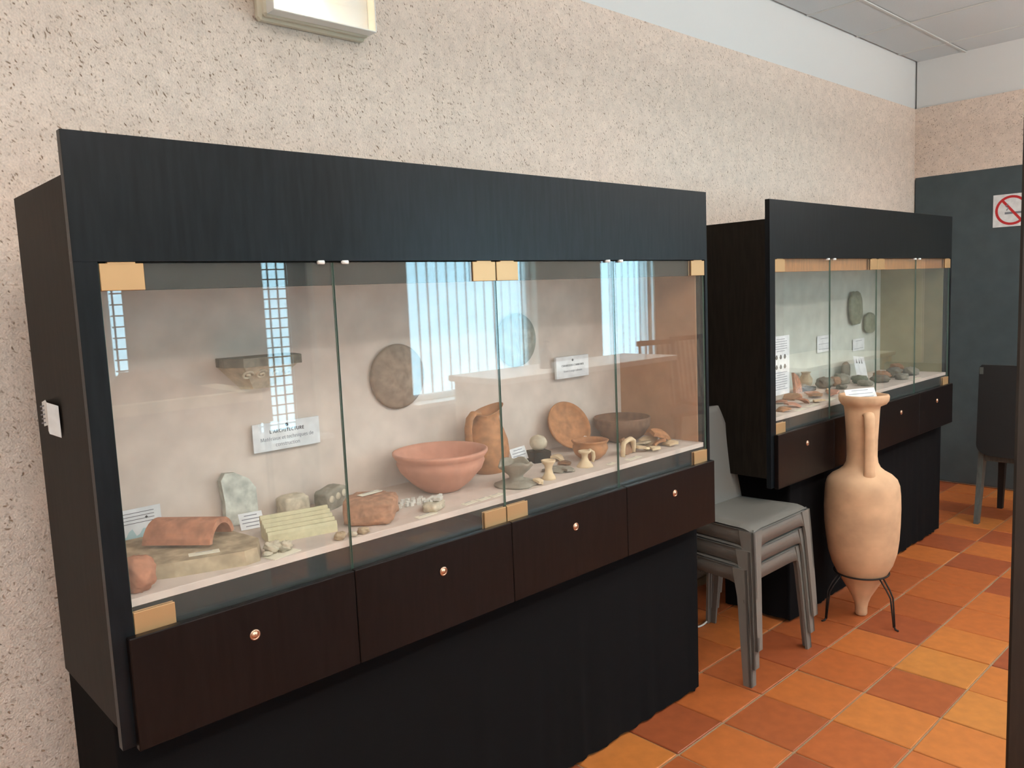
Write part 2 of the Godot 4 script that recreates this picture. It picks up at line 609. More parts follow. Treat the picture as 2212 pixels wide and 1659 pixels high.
# ======================================================================
# the room
func make_shell() -> void:
	# floor: grout bed and fired clay tiles
	var f := structure("floor")
	var st := flat()
	span(st, Vector3(-2.6, -0.12, WALL_Z - 0.1), Vector3(8.6, -0.004, FRONT_Z + 0.15))
	part(f, "grout_bed", st, M.grout)
	var p := 0.2615
	var tone := {}
	var shapes := []
	for k in 4:
		st = flat()
		var w := p - 0.0062 - 0.0008 * k
		box(st, Vector3(0, -0.011, 0), Vector3(w, 0.022 + 0.0008 * k, p - 0.0075 + 0.0004 * k), 0.0022)
		shapes.append(done(st))
	# tones picked off the photograph for the tiles nearest the camera: column, row, tone
	for a in TONES:
		tone[Vector2i(a[0], a[1])] = a[2]
	var rest := {}
	var x_first := 1.5949 - 16 * p
	var z_first := 0.5164 - 4 * p
	for i in 43:
		for j in 16:
			var c := Vector3(x_first + (i + 0.5) * p, 0, z_first + (j + 0.5) * p)
			if c.z < WALL_Z or c.z > FRONT_Z - 0.1 or c.x < -2.5 or c.x > 8.4:
				continue
			var near := c.x > 0.9 and c.x < WALL_X and c.z < 2.0
			var key := Vector2i(i - 16, j - 4)
			var k: int = tone.get(key, [0, 1, 1, 2, 2, 3, 0, 5][rng.randi() % 8])
			var xf := Transform3D(Basis(Vector3.UP, (rng.randi() % 4) * PI / 2 + rng.randf_range(-0.006, 0.006)) * Basis(Vector3.RIGHT, rng.randf_range(-0.004, 0.004)), c + Vector3(0, rng.randf_range(-0.001, 0.0006), 0))
			if near:
				var o := part(f, "tile", shapes[rng.randi() % 4], M.tile[k])
				o.transform = xf
			else:
				if not rest.has(k):
					rest[k] = SurfaceTool.new()
					rest[k].begin(Mesh.PRIMITIVE_TRIANGLES)
				rest[k].append_from(shapes[rng.randi() % 4], 0, xf)
	for k in rest:
		var o := part(f, "tile_field", rest[k].commit(), M.tile[k])
		o.set_meta("kind", "stuff")
	# ceiling: hung panels in a grid of bars
	var c := structure("ceiling")
	st = flat()
	span(st, Vector3(-2.6, CEIL + 0.02, WALL_Z - 0.1), Vector3(8.6, CEIL + 0.14, FRONT_Z + 0.15))
	part(c, "slab", st, M.band)
	var xs := [-2.5]
	var x := 4.15 - 0.654 * 10
	while x < 8.5:
		xs.append(x)
		x += 0.654
	xs.append(8.5)
	var zs := [WALL_Z, -0.015, 0.639, 1.293, 1.947, 2.601, 3.255, FRONT_Z]
	var panel_shapes := {}
	for i in xs.size() - 1:
		for j in zs.size() - 1:
			var s := Vector3(xs[i + 1] - xs[i] - 0.012, 0.014, zs[j + 1] - zs[j] - 0.012)
			var id := "%.3f %.3f" % [s.x, s.z]
			if not panel_shapes.has(id):
				st = flat()
				box(st, Vector3.ZERO, s, 0.003)
				panel_shapes[id] = done(st)
			part(c, "ceiling_panel", panel_shapes[id], M.ceiling_panel, Vector3((xs[i] + xs[i + 1]) / 2, CEIL + 0.009 + rng.randf_range(-0.002, 0.002), (zs[j] + zs[j + 1]) / 2))
	for i in range(1, xs.size() - 1):
		st = flat()
		box(st, Vector3(xs[i], CEIL, (WALL_Z + FRONT_Z) / 2), Vector3(0.016, 0.008, FRONT_Z - WALL_Z), 0.002)
		part(c, "grid_bar", st, M.ceiling_bar)
	for j in range(1, zs.size() - 1):
		st = flat()
		box(st, Vector3(3.0, CEIL - 0.001, zs[j]), Vector3(11.0, 0.008, 0.016), 0.002)
		part(c, "grid_bar", st, M.ceiling_bar)
	# wall behind the cabinets
	var hb := 2.6964
	var w := structure("wall_back")
	st = flat()
	span(st, Vector3(-2.6, 0, WALL_Z - 0.1), Vector3(WALL_X + 0.13, hb, WALL_Z))
	part(w, "roughcast", st, M.cast)
	st = flat()
	span(st, Vector3(-2.6, hb, WALL_Z - 0.1), Vector3(WALL_X + 0.13, CEIL + 0.02, WALL_Z - 0.012))
	part(w, "upper_band", st, M.band)
	# end wall
	w = structure("wall_right")
	st = flat()
	span(st, Vector3(WALL_X - 0.02, 2.2, WALL_Z), Vector3(WALL_X + 0.12, hb, BAY_Z))
	span(st, Vector3(WALL_X, 0, WALL_Z), Vector3(WALL_X + 0.12, 2.2, BAY_Z))
	part(w, "roughcast", st, M.cast)
	st = flat()
	span(st, Vector3(WALL_X, hb, WALL_Z), Vector3(WALL_X + 0.12, CEIL + 0.02, BAY_Z))
	part(w, "upper_band", st, M.band)
	st = flat()
	span(st, Vector3(WALL_X - 0.022, 0.012, WALL_Z + 0.004), Vector3(WALL_X, 2.213, BAY_Z - 0.01), 0.004)
	part(w, "slate_panel", st, M.slate)
	# the room goes on round the end wall
	w = structure("wall_return")
	st = flat()
	span(st, Vector3(WALL_X + 0.12, 0, BAY_Z - 0.12), Vector3(8.62, CEIL + 0.02, BAY_Z))
	part(w, "plaster", st, M.ochre_wall)
	w = structure("wall_far")
	st = flat()
	span(st, Vector3(8.5, 0, BAY_Z), Vector3(8.62, CEIL + 0.02, FRONT_Z + 0.15))
	part(w, "plaster", st, M.sage_wall)
	w = structure("wall_left")
	st = flat()
	span(st, Vector3(-2.62, 0, WALL_Z - 0.1), Vector3(-2.5, CEIL + 0.02, FRONT_Z + 0.15))
	part(w, "plaster", st, M.plain_wall)


const TONES := [[4, 1, 4], [3, 2, 4], [2, 1, 3], [2, 2, 3], [1, 1, 1], [1, 0, 0], [0, -1, 5], [-1, -1, 3], [0, 0, 2], [2, 0, 2], [3, 0, 1], [3, 1, 0], [4, 0, 2], [5, 1, 3], [1, -1, 1], [3, -1, 5], [4, -1, 0], [4, 2, 3], [5, 0, 1], [6, 1, 2], [8, 0, 1], [7, 1, 2], [8, -1, 0], [1, 2, 2], [5, 0, 5], [2, -1, 1], [2, -1, 0], [5, -1, 0]]

# ---------- window wall ----------
func make_windows() -> void:
	var w := structure("wall_front")
	var st := flat()
	var z0 := FRONT_Z
	var z1 := FRONT_Z + 0.15
	var open := OPENINGS
	var top := WINDOW_TOP
	span(st, Vector3(-2.6, top, z0), Vector3(8.6, CEIL + 0.02, z1))
	var x := -2.6
	for o in open:
		span(st, Vector3(x, 0, z0), Vector3(o[0], top, z1))
		span(st, Vector3(o[0], 0, z0), Vector3(o[1], o[2], z1))
		x = o[1]
	span(st, Vector3(x, 0, z0), Vector3(8.6, top, z1))
	part(w, "plaster", st, M.plain_wall)
	for k in open.size():
		var o: Array = open[k]
		var win := structure("window_%d" % (k + 1))  # the first is unseen, added for its fill light
		st = flat()
		var b := 0.045
		for s in [[o[0], o[0] + b, o[2], top], [o[1] - b, o[1], o[2], top]]:
			span(st, Vector3(s[0], s[2], z1 - 0.07), Vector3(s[1], s[3], z1 - 0.02), 0.004)
		for y in [o[2], top - b]:
			span(st, Vector3(o[0] + b, y, z1 - 0.07), Vector3(o[1] - b, y + b, z1 - 0.02), 0.004)
		part(win, "window_frame", st, M.white_plastic)
		st = flat()
		span(st, Vector3(o[0] + b, o[2] + b, z1 - 0.046), Vector3(o[1] - b, top - b, z1 - 0.042))
		part(win, "pane", st, M.glass)
		st = flat()
		span(st, Vector3(o[0] - 0.03, o[2] - 0.03, z0 - 0.09), Vector3(o[1] + 0.03, o[2], z0 + 0.06), 0.004)
		part(win, "window_sill", st, M.white_top)
		if k == 1:   # wire grid
			var gx: float = o[0] + 0.06
			while gx < o[1] - 0.03:
				st = flat()
				span(st, Vector3(gx - 0.004, o[2] + b, z1 - 0.09), Vector3(gx + 0.004, top - b, z1 - 0.078))
				part(win, "grid_bar", st, M.iron)
				gx += 0.062
			var gy: float = o[2] + 0.09
			while gy < top - 0.03:
				st = flat()
				span(st, Vector3(o[0] + b, gy - 0.004, z1 - 0.09), Vector3(o[1] - b, gy + 0.004, z1 - 0.078))
				part(win, "grid_bar", st, M.iron)
				gy += 0.062
	# blinds: upright slats turned half open
	for a in [[-1.73, -0.07, "white vertical blind with open slats at the added unseen window behind the camera"], [2.99, 4.25, "white vertical blind with open slats at the wide window behind the white counter"], [5.11, 5.85, "white vertical blind with open slats at the narrow window behind the wooden chairs"]]:
		var t := thing("vertical_blind", a[2], "blind", Vector3(a[0], 0.78, FRONT_Z - 0.05))
		st = flat()
		span(st, Vector3(0, 1.33, -0.02), Vector3(a[1] - a[0], 1.36, 0.02), 0.003)
		part(t, "head_rail", st, M.white_plastic)
		st = flat()
		box(st, Vector3(0, 0.665, 0), Vector3(0.0016, 1.33, 0.089))
		var slat := done(st)
		var sx := 0.03
		while sx < a[1] - a[0]:
			part(t, "slat", slat, M.blind, Vector3(sx, 0, 0), Vector3(0, 0.79 + rng.randf_range(-0.02, 0.02), 0))
			sx += 0.09


# ---------- display cabinets ----------
func make_case(at: Vector3, dy: float, inset: float, label: String, n: int) -> void:
	var t := thing("display_cabinet", label, "cabinet", at)
	var W := CASE_W
	var D := CASE_D
	var top := 1.8212 + dy
	var side := 1.7453 + dy
	var low := 0.7037 + dy
	var op := 1.5905 + dy
	var sh := SHELF + dy
	var st := flat()
	span(st, Vector3(0, low, 0), Vector3(0.018, side, D - 0.02), 0.001)
	part(t, "side_panel", st, M.side_board)
	st = flat()
	span(st, Vector3(W - 0.018, low, 0), Vector3(W, side, D - 0.02), 0.001)
	part(t, "side_panel", st, M.side_board)
	st = flat()
	span(st, Vector3(0.018, side - 0.018, 0), Vector3(W - 0.018, side, D - 0.02), 0.001)
	part(t, "top_panel", st, M.black)
	st = flat()
	span(st, Vector3(0.018, low, -0.010), Vector3(W - 0.018, side, 0.0))
	part(t, "back_panel", st, M.inside_dark)
	st = flat()
	span(st, Vector3(0, op, D - 0.02), Vector3(W, top, D), 0.0004)
	part(t, "fascia", st, M.black)
	st = flat()
	span(st, Vector3(0, 0.665 + dy, D - 0.02), Vector3(0.0408, op, D), 0.0003)
	part(t, "stile", st, M.black)
	st = flat()
	span(st, Vector3(W - 0.0141, 0.665 + dy, D - 0.02), Vector3(W, op, D), 0.0003)
	part(t, "stile", st, M.black)
	st = flat()
	span(st, Vector3(0.0408, op - 0.053, D - 0.034), Vector3(W - 0.0141, op + 0.01, D - 0.021), 0.001)
	part(t, "pelmet", st, M.inside_dark if n == 0 else M.amber_wood)
	st = flat()
	span(st, Vector3(0.018, low, 0), Vector3(W - 0.018, low + 0.018, D - 0.02))
	part(t, "bottom_panel", st, M.black)
	# lining of the showcase
	st = flat()
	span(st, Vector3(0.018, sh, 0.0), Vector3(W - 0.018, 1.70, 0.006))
	part(t, "back_lining", st, M.liner if n == 0 else M.green_reflection_liner)
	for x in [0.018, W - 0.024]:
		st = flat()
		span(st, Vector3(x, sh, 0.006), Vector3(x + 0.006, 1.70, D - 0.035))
		part(t, "side_lining", st, M.brown_lining if n == 0 else M.olive_shade_liner)
	st = flat()
	span(st, Vector3(0.018, sh - 0.016, 0.0), Vector3(W - 0.018, sh, D - 0.014), 0.001)
	part(t, "display_shelf", st, M.liner)
	st = flat()
	span(st, Vector3(0.02, 0.86 + dy, D - 0.032), Vector3(W - 0.0141, sh - 0.0165, D - 0.016))
	part(t, "front_rail", st, M.inside_dark)
	st = flat()
	span(st, Vector3(0.018, 1.70, 0.0), Vector3(W - 0.018, 1.706, D - 0.02))
	part(t, "showcase_ceiling", st, M.inside_dark)
	# four hinged panes
	var x0 := 0.0408
	var lw := (W - 0.0408 - 0.0141) / 4.0
	for k in 4:
		st = flat()
		var a := x0 + lw * k + 0.0015
		var b := x0 + lw * (k + 1) - 0.0015
		span(st, Vector3(a, 0.8713 + dy, D - 0.0105), Vector3(b, op - 0.003, D - 0.0045))
		var pane := part(t, "glass_door", st, M.glass)
		for ex in [a, b]:
			st = flat()
			span(st, Vector3(ex - 0.0004, 0.8713 + dy, D - 0.0103), Vector3(ex + 0.0004, op - 0.003, D - 0.0047))
			part(pane, "polished_edge", st, M.glass_edge)
		for y in [0.872 + dy + 0.028, op - 0.028]:
			var hx := (a + 0.0395) if k in [0, 2] else (b - 0.0395)
			st = flat()
			box(st, Vector3(hx, y, D - 0.0025), Vector3(0.078, 0.05, 0.004), 0.001)
			box(st, Vector3(hx, y, D - 0.0125), Vector3(0.078, 0.05, 0.004), 0.001)
			box(st, Vector3(hx, y + (0.025 if y > 1.2 else -0.025), D - 0.0075), Vector3(0.05, 0.005, 0.014), 0.001)
			part(pane, "hinge", st, M.brass)
		var bx := (b - 0.03) if k in [0, 2] else (a + 0.028)
		st = smooth()
		lathe(st, [Vector2(0, -0.004), Vector2(0.008, -0.004), Vector2(0.009, 0.0), Vector2(0.008, 0.004), Vector2(0, 0.004)], 14)
		part(pane, "catch", st, M.white_plastic, Vector3(bx, op - 0.003, D - 0.001))
	# four lower fronts with locks
	var dx0 := 0.0237
	var dw := (W - dx0) / 4.0
	for k in 4:
		st = flat()
		span(st, Vector3(dx0 + dw * k + 0.001, 0.6598 + dy, D + 0.0005), Vector3(dx0 + dw * (k + 1) - 0.001, 0.884 + dy, D + 0.0192), 0.0018)
		var dr := part(t, "drawer_front", st, M.wenge)
		st = smooth()
		lathe(st, [Vector2(0, 0), Vector2(0.0115, 0), Vector2(0.0118, 0.0015), Vector2(0.0100, 0.003), Vector2(0.0085, 0.003), Vector2(0.008, 0.0018), Vector2(0.0074, 0.0018), Vector2(0.0068, 0.004), Vector2(0, 0.0042)], 24)
		var lock := part(dr, "lock", st, M.copper, Vector3([0.269, 0.771, 1.265, 1.758][k], 0.8135 + dy, D + 0.0192), Vector3(PI / 2, 0, 0))
		if n == 0:
			lock.set_meta("label", "round copper coloured lock")
	# black cloth down to the floor
	var path := []
	var zf := D - 0.055
	var xa := inset if n else 0.004
	var xb := W - 0.004 if n == 0 else W + 0.05
	for k in 19:
		path.append(Vector2(xa, 0.004 + (zf - 0.004) * k / 18.0))
	for k in range(1, 101):
		path.append(Vector2(xa + (xb - xa) * k / 100.0, zf))
	for k in range(1, 19):
		path.append(Vector2(xb, zf - (zf - 0.004) * k / 18.0))
	var nz := FastNoiseLite.new()
	nz.seed = 40 + n
	nz.frequency = 0.05
	st = smooth()
	var rows := 10
	var grid := []
	for i in path.size():
		var p: Vector2 = path[i]
		var nrm := Vector2(-1, 0) if i < 18 else (Vector2(0, 1) if i < 119 else Vector2(1, 0))
		if i == 18:
			nrm = Vector2(-0.5, 0.5)
		if i == 118:
			nrm = Vector2(0.5, 0.5)
		var col := []
		var hem := 0.008 + 0.012 * (0.5 + 0.5 * nz.get_noise_1d(i * 3.0 + 500.0))
		for r in rows + 1:
			var f := float(r) / rows
			var y := lerpf(0.71 + dy if n == 0 and i < 18 else 0.70 + dy, hem, f)
			var o := 0.014 * f * (nz.get_noise_1d(i * 5.0) + 0.6 * nz.get_noise_1d(i * 11.0 + 90.0)) - 0.004
			if i < 18 or i > 118:
				o = -absf(o) * (0.4 if n == 0 else 1.0)
			col.append(Vector3(p.x + nrm.x * o, y, p.y + nrm.y * o))
		grid.append([col, nrm])
	for i in grid.size() - 1:
		for r in rows:
			var nn: Vector2 = grid[i][1] + grid[i + 1][1]
			quad(st, grid[i][0][r], grid[i + 1][0][r], grid[i + 1][0][r + 1], grid[i][0][r + 1], Vector3(nn.x, 0, nn.y))
	part(t, "cloth_skirt", st, M.cloth, Vector3.ZERO, Vector3.ZERO, "black cloth hanging to the floor")
	if n == 0:
		# folded paper slip taped to the side
		st = flat()
		var o := [Vector3(-0.002, 1.316, 0.062), Vector3(-0.010, 1.326, 0.13), Vector3(-0.016, 1.324, 0.165), Vector3(-0.004, 1.318, 0.20)]
		for k in 3:
			var a: Vector3 = o[k]
			var b: Vector3 = o[k + 1]
			var drop := 0.052 if k == 0 else 0.064
			hexa(st, [a, b, b + Vector3(-0.0006, 0, 0), a + Vector3(-0.0006, 0, 0)], [a - Vector3(0, drop, 0), b - Vector3(0, drop, 0), b - Vector3(0.0006, drop, 0), a - Vector3(0.0006, drop, 0)])
		var slip := solo("paper_slip", st, M.paper, "small curled paper slip taped to the left side of the near cabinet", "paper")
		st = flat()
		for k in 5:
			box(st, Vector3(-0.0075, 1.311 - 0.0088 * k, 0.097), Vector3(0.0006, 0.003, 0.04 - 0.006 * (k % 2)), 0.0, Basis(Vector3.UP, 0.115) * Basis(Vector3.RIGHT, -0.14))
		part(slip, "printed_lines", st, M.pale_ink)


# ======================================================================
# small builders for exhibits
func card(label: String, at: Vector3, w: float, h: float, rot: Vector3, lines := 0, m: Material = null, group := "") -> MeshInstance3D:
	var st := flat()
	box(st, Vector3.ZERO, Vector3(w, h, 0.0012))
	var o := solo("label_card", st, m if m else M.paper, label, "label", at, rot, group)
	if lines > 0:
		st = flat()
		for k in lines:
			var lw := w * (0.8 if k % 3 else 0.55)
			box(st, Vector3(0, h * (0.32 - 0.64 * k / maxf(1.0, lines - 1)), 0.0008), Vector3(lw, minf(0.0022, h * 0.06), 0.0004))
		part(o, "printed_lines", st, M.pale_ink)
	return o


func flat_card(label: String, x: float, z: float, w: float, d: float, turn: float, y := SHELF, lines := 1) -> void:
	card(label, Vector3(x, y + 0.0008, z), w, d, Vector3(-PI / 2, turn, 0), lines, M.cream_paper)


func shard(called: String, label: String, at: Vector3, r: float, m: Material, key: int, turn := 0.0, tilt := 0.1, curve := 0.25, longer := 1.0, group := "", thick := 0.007) -> void:
	var st := flat()
	sherd(st, r, thick, curve, key, 5 + key % 3, longer)
	var edge := curve * r * 1.1
	solo(called, st, m, label, "sherd", at + Vector3(0, edge * 0.75 + 0.001 + r * absf(sin(tilt)) * 0.6, 0), Vector3(tilt, turn, 0), group)


func rubble(called: String, label: String, category: String, at: Vector3, s: Vector3, m: Material, key: int, turn := 0.0, power := 0.6, rough := 0.1, group := "") -> MeshInstance3D:
	var st := smooth()
	lump(st, s, power, rough, key)
	return solo(called, st, m, label, category, at + Vector3(0, s.y * 0.485, 0), Vector3(0, turn, 0), group)


func fill_first_case() -> void:
	var y := SHELF
	var st: SurfaceTool
	# --- architecture, left half ---
	rubble("tile_fragment", "small red terracotta lump in the front left corner of the near cabinet", "fragment", Vector3(0.074, y, 0.332), Vector3(0.058, 0.07, 0.062), M.terracotta, 3, 0.4, 0.75, 0.12)
	var slab := [Vector2(0.098, -0.285), Vector2(0.150, -0.312), Vector2(0.285, -0.358), Vector2(0.318, -0.352), Vector2(0.352, -0.287), Vector2(0.325, -0.10), Vector2(0.31, -0.06), Vector2(0.09, -0.05), Vector2(0.08, -0.14)]
	st = flat()
	prism(st, slab, 0.031, Transform3D(Basis(Vector3.RIGHT, -PI / 2), Vector3(0, y, 0)), 0.97)
	solo("flat_roof_tile", st, M.dull_clay, "large flat greyish brown roof tile slab lying under the curved red tile", "tile")
	# curved tile: half pipe
	st = flat()
	var n := 12
	for k in n:
		var a := PI * (0.06 + 0.88 * k / n)
		var b := PI * (0.06 + 0.88 * (k + 1) / n)
		for s in [-0.078, 0.078]:
			quad(st, Vector3(s, sin(a) * 0.055, cos(a) * 0.060), Vector3(s, sin(b) * 0.055, cos(b) * 0.060), Vector3(s, sin(b) * 0.042, cos(b) * 0.047), Vector3(s, sin(a) * 0.042, cos(a) * 0.047), Vector3(s, 0, 0))
		for r in [[0.055, 0.060, 1.0], [0.042, 0.047, -1.0]]:
			quad(st, Vector3(-0.078, sin(a) * r[0], cos(a) * r[1]), Vector3(-0.078, sin(b) * r[0], cos(b) * r[1]), Vector3(0.078, sin(b) * r[0], cos(b) * r[1]), Vector3(0.078, sin(a) * r[0], cos(a) * r[1]), Vector3(0, sin((a + b) / 2), cos((a + b) / 2)) * r[2])
		if k == 0 or k == n - 1:
			var e := a if k == 0 else b
			quad(st, Vector3(-0.078, sin(e) * 0.055, cos(e) * 0.060), Vector3(0.078, sin(e) * 0.055, cos(e) * 0.060), Vector3(0.078, sin(e) * 0.042, cos(e) * 0.047), Vector3(-0.078, sin(e) * 0.042, cos(e) * 0.047), Vector3(0, -1, 0))
	solo("curved_roof_tile", st, M.terracotta, "curved red terracotta roof tile lying on the flat grey tile", "tile", Vector3(0.234, y + 0.029, 0.180), Vector3(0, -0.86, 0))
	flat_card("narrow cream label strip lying on the flat roof tile", 0.220, 0.297, 0.062, 0.022, -0.3, y + 0.031)
	# map leaning at the back left
	var mp := card("pale blue printed map card standing at the far left of the cabinet", Vector3(0.176, y + 0.046, 0.018), 0.112, 0.088, Vector3(-0.07, 0, 0))
	st = flat()
	var coast := []
	for k in 14:
		coast.append(Vector2(-0.052 + 0.104 * k / 13.0, -0.012 + 0.010 * sin(k * 1.7) + 0.006 * sin(k * 3.1)))
	coast.append(Vector2(0.052, -0.042))
	coast.append(Vector2(-0.052, -0.042))
	prism(st, coast, 0.0003, Transform3D(Basis(), Vector3(0, 0, 0.0007)))
	part(mp, "printed_sea", st, mat(c8(176, 206, 208), 0.85))
	st = flat()
	for k in 4:
		box(st, Vector3(0.0, 0.034 - 0.008 * k, 0.0009), Vector3(0.08, 0.0012, 0.0004))
	box(st, Vector3(0.022, 0.020, 0.0011), Vector3(0.005, 0.005, 0.0005), 0.0, Basis(Vector3.BACK, 0.7))
	part(mp, "printed_lines", st, M.ink)
	# upright marble slab
	st = flat()
	prism(st, [Vector2(-0.040, 0), Vector2(0.046, 0), Vector2(0.047, 0.085), Vector2(0.030, 0.112), Vector2(-0.005, 0.133), Vector2(-0.030, 0.135), Vector2(-0.042, 0.118), Vector2(-0.037, 0.06)], 0.022)
	solo("marble_slab", st, M.marble, "upright grey white marble slab leaning on the back behind the red tile", "slab", Vector3(0.418, y, 0.020), Vector3(-0.07, 0, 0))
	card("white text card leaning in front of the upright marble slab", Vector3(0.418, y + 0.021, 0.098), 0.058, 0.042, Vector3(-0.5, -0.15, 0), 4)
	# fluted stone
	st = flat()
	var prof := [Vector2(-0.033, 0.0), Vector2(0.035, 0.0)]
	var ridge := []
	for k in 5:
		var x := 0.034 - 0.0165 * k
		ridge.append_array([Vector2(x, 0.020 + 0.006 * k), Vector2(x - 0.003, 0.027 + 0.006 * k), Vector2(x - 0.009, 0.027 + 0.006 * k), Vector2(x - 0.012, 0.018 + 0.006 * k)])
	prof.append_array(ridge)
	for k in prof.size():
		prof[k] = Vector2(-prof[k].x, prof[k].y)
	prism(st, prof, 0.165)
	solo("fluted_stone", st, M.fluted, "pale greenish fluted stone fragment with parallel grooves", "fragment", Vector3(0.392, y, 0.222), Vector3(0, PI / 2 - 0.22, 0))
	# shells and bits on white paper
	flat_card("white paper under the small pale fragments at the front", 0.372, 0.343, 0.075, 0.045, 0.25, y, 0)
	for a in [[0.345, 0.333, 0.022, 1], [0.362, 0.322, 0.030, 2], [0.386, 0.334, 0.026, 3]]:
		rubble("pale_fragment", ["flat pale pink fragment at the left end of the white paper", "pale pointed fragment in the middle of the white paper", "pale knobbly fragment at the right end of the white paper"][a[3] - 1], "fragment", Vector3(a[0], y + 0.0018, a[1]), Vector3(a[2] * 1.25, a[2] * (0.35 if a[3] == 1 else 0.85), a[2]), M.stone, 20 + a[3], a[3] * 1.1, 0.9, 0.3)
	# stones behind
	rubble("stone_block", "small squarish beige stone block behind the fluted fragment", "block", Vector3(0.555, y, 0.052), Vector3(0.075, 0.052, 0.06), M.stone, 31, 0.1, 0.4, 0.06)
	var cb := thing("carved_block", "small carved stone block with rounded motifs behind the brick", "block", Vector3(0.655, y, 0.075), 0.35)
	st = smooth()
	lump(st, Vector3(0.085, 0.055, 0.05), 0.3, 0.05, 33)
	part(cb, "body", st, M.grey_clay, Vector3(0, 0.027, 0), Vector3(0, 0, 0.12))
	for k in 3:
		st = smooth()
		lathe(st, [Vector2(0.010, 0), Vector2(0.0095, 0.004), Vector2(0.006, 0.003), Vector2(0.003, 0.005), Vector2(0, 0.005)], 14)
		part(cb, "carved_roundel", st, M.stone, Vector3(-0.026 + 0.026 * k, 0.030 + 0.003 * k, 0.023), Vector3(PI / 2, 0, 0))
	# brick
	rubble("brick_fragment", "large broken reddish brick with pale mortar in the middle of the cabinet", "brick", Vector3(0.657, y, 0.268), Vector3(0.136, 0.062, 0.128), M.brick, 37, 0.82, 0.36, 0.07)
	flat_card("cream label strip lying on top of the red brick", 0.668, 0.250, 0.066, 0.021, 0.12, y + 0.0625)
	for a in [[0.517, 0.352, 0.024, 51, "brownish stone chip left of the second glass edge"], [0.548, 0.356, 0.017, 52, "tiny pale chip beside the second glass edge"], [0.577, 0.357, 0.022, 53, "small brown chip in front of the red brick"]]:
		rubble("stone_chip", a[4], "fragment", Vector3(a[0], y, a[1]), Vector3(a[2] * 1.3, a[2] * 0.7, a[2]), M.dull_clay if a[3] != 52 else M.stone, a[3], a[3], 0.8, 0.2)
	# mosaic cubes
	var cube := flat()
	box(cube, Vector3.ZERO, Vector3(0.0095, 0.0095, 0.0095), 0.0008)
	var cube_mesh := done(cube)
	for k in 17:
		var px := 0.768 + 0.017 * (k % 6) + rng.randf_range(-0.003, 0.003)
		var pz := 0.185 + 0.026 * (k / 6) + 0.004 * (k % 6) + rng.randf_range(-0.005, 0.005)
		var o := solo("mosaic_cube", cube_mesh, M.tessera, "loose white mosaic cube in the scatter right of the red brick", "mosaic cube", Vector3(px, y + 0.005, pz), Vector3(0, rng.randf() * 3, 0), "loose mosaic cubes")
		o.scale = Vector3.ONE * rng.randf_range(0.85, 1.2)
	var lm := thing("mosaic_lump", "lump of grey mortar set with rows of white mosaic cubes", "mosaic", Vector3(0.815, y, 0.322), 0.5)
	st = smooth()
	lump(st, Vector3(0.074, 0.024, 0.046), 0.6, 0.12, 61)
	part(lm, "mortar", st, M.stone, Vector3(0, 0.0116, 0))
	for k in 14:
		part(lm, "mosaic_cube", cube_mesh, M.tessera, Vector3(-0.006 + 0.0108 * (k % 4), 0.0255 + 0.006 * (k / 8), -0.013 + 0.0105 * (k / 4)), Vector3(0.15, 0.12 * (k % 3), 0.12))
	flat_card("white label in front of the mosaic lump", 0.768, 0.349, 0.064, 0.020, 0.1)
	flat_card("left one of three white labels in front of the pink bowl", 0.917, 0.345, 0.046, 0.020, 0.12)
	flat_card("middle one of three white labels in front of the pink bowl", 0.968, 0.343, 0.042, 0.020, 0.12)
	flat_card("right one of three white labels, under the centre glass edge", 1.018, 0.341, 0.046, 0.021, 0.15)
	# carved bracket on the back
	var bk := thing("carved_bracket", "carved stone capital fragment fixed high on the back wall of the cabinet", "capital", Vector3(0.494, 1.288, 0.007))
	st = flat()
	prism(st, [Vector2(-0.095, 0), Vector2(0.095, 0), Vector2(0.10, -0.04), Vector2(0.085, -0.105), Vector2(-0.07, -0.105), Vector2(-0.10, -0.06)], 0.022, Transform3D(Basis(Vector3.RIGHT, -PI / 2), Vector3(0, 0.062, 0)))
	part(bk, "abacus", st, M.dark_stone)
	st = flat()
	hexa(st, [Vector3(-0.035, 0, 0), Vector3(0.045, 0, 0), Vector3(0.035, 0, 0.03), Vector3(-0.015, 0, 0.03)], [Vector3(-0.093, 0.062, 0), Vector3(0.093, 0.062, 0), Vector3(0.080, 0.062, 0.092), Vector3(-0.063, 0.062, 0.092)])
	part(bk, "bell", st, M.stone)
	for k in 4:
		st = smooth()
		var sp := []
		for i in 15:
			var a := i * 0.62
			sp.append(Vector3(cos(a) * (0.015 - 0.0009 * i), sin(a) * (0.015 - 0.0009 * i), 0.002 + 0.0002 * i))
		tube(st, sp, 0.0036, 6)
		part(bk, "carved_scroll", st, M.stone, Vector3(-0.048 + 0.036 * k, 0.042, 0.072 - 0.002 * absf(k - 1.5)), Vector3(0.72, 0, 0.6 * k))
	# notices on the back wall
	var nt := thing("notice", "white notice reading L'ARCHITECTURE on the back wall", "notice", Vector3(0.570, 1.156, 0.019), 0.0)
	st = flat()
	box(st, Vector3.ZERO, Vector3(0.192, 0.074, 0.004), 0.0005)
	part(nt, "board", st, M.paper)
	words(nt, "L'ARCHITECTURE", 0.0125, Vector3(0, 0.013, 0.0022), M.ink, true)
	words(nt, "Matériaux et techniques de", 0.0125, Vector3(0, -0.006, 0.0022), M.pale_ink)
	words(nt, "construction", 0.0125, Vector3(0, -0.023, 0.0022), M.pale_ink)
	st = smooth()
	lathe(st, [Vector2(0.0045, 0), Vector2(0.0045, 0.0005), Vector2(0, 0.0006)], 16)
	part(nt, "emblem", st, M.ink, Vector3(0, 0.027, 0.002), Vector3(PI / 2, 0, 0))
	nt = thing("notice", "white notice reading CERAMIQUES COMMUNES on the back wall", "notice", Vector3(1.684, 1.234, 0.024), 0.0)
	st = flat()
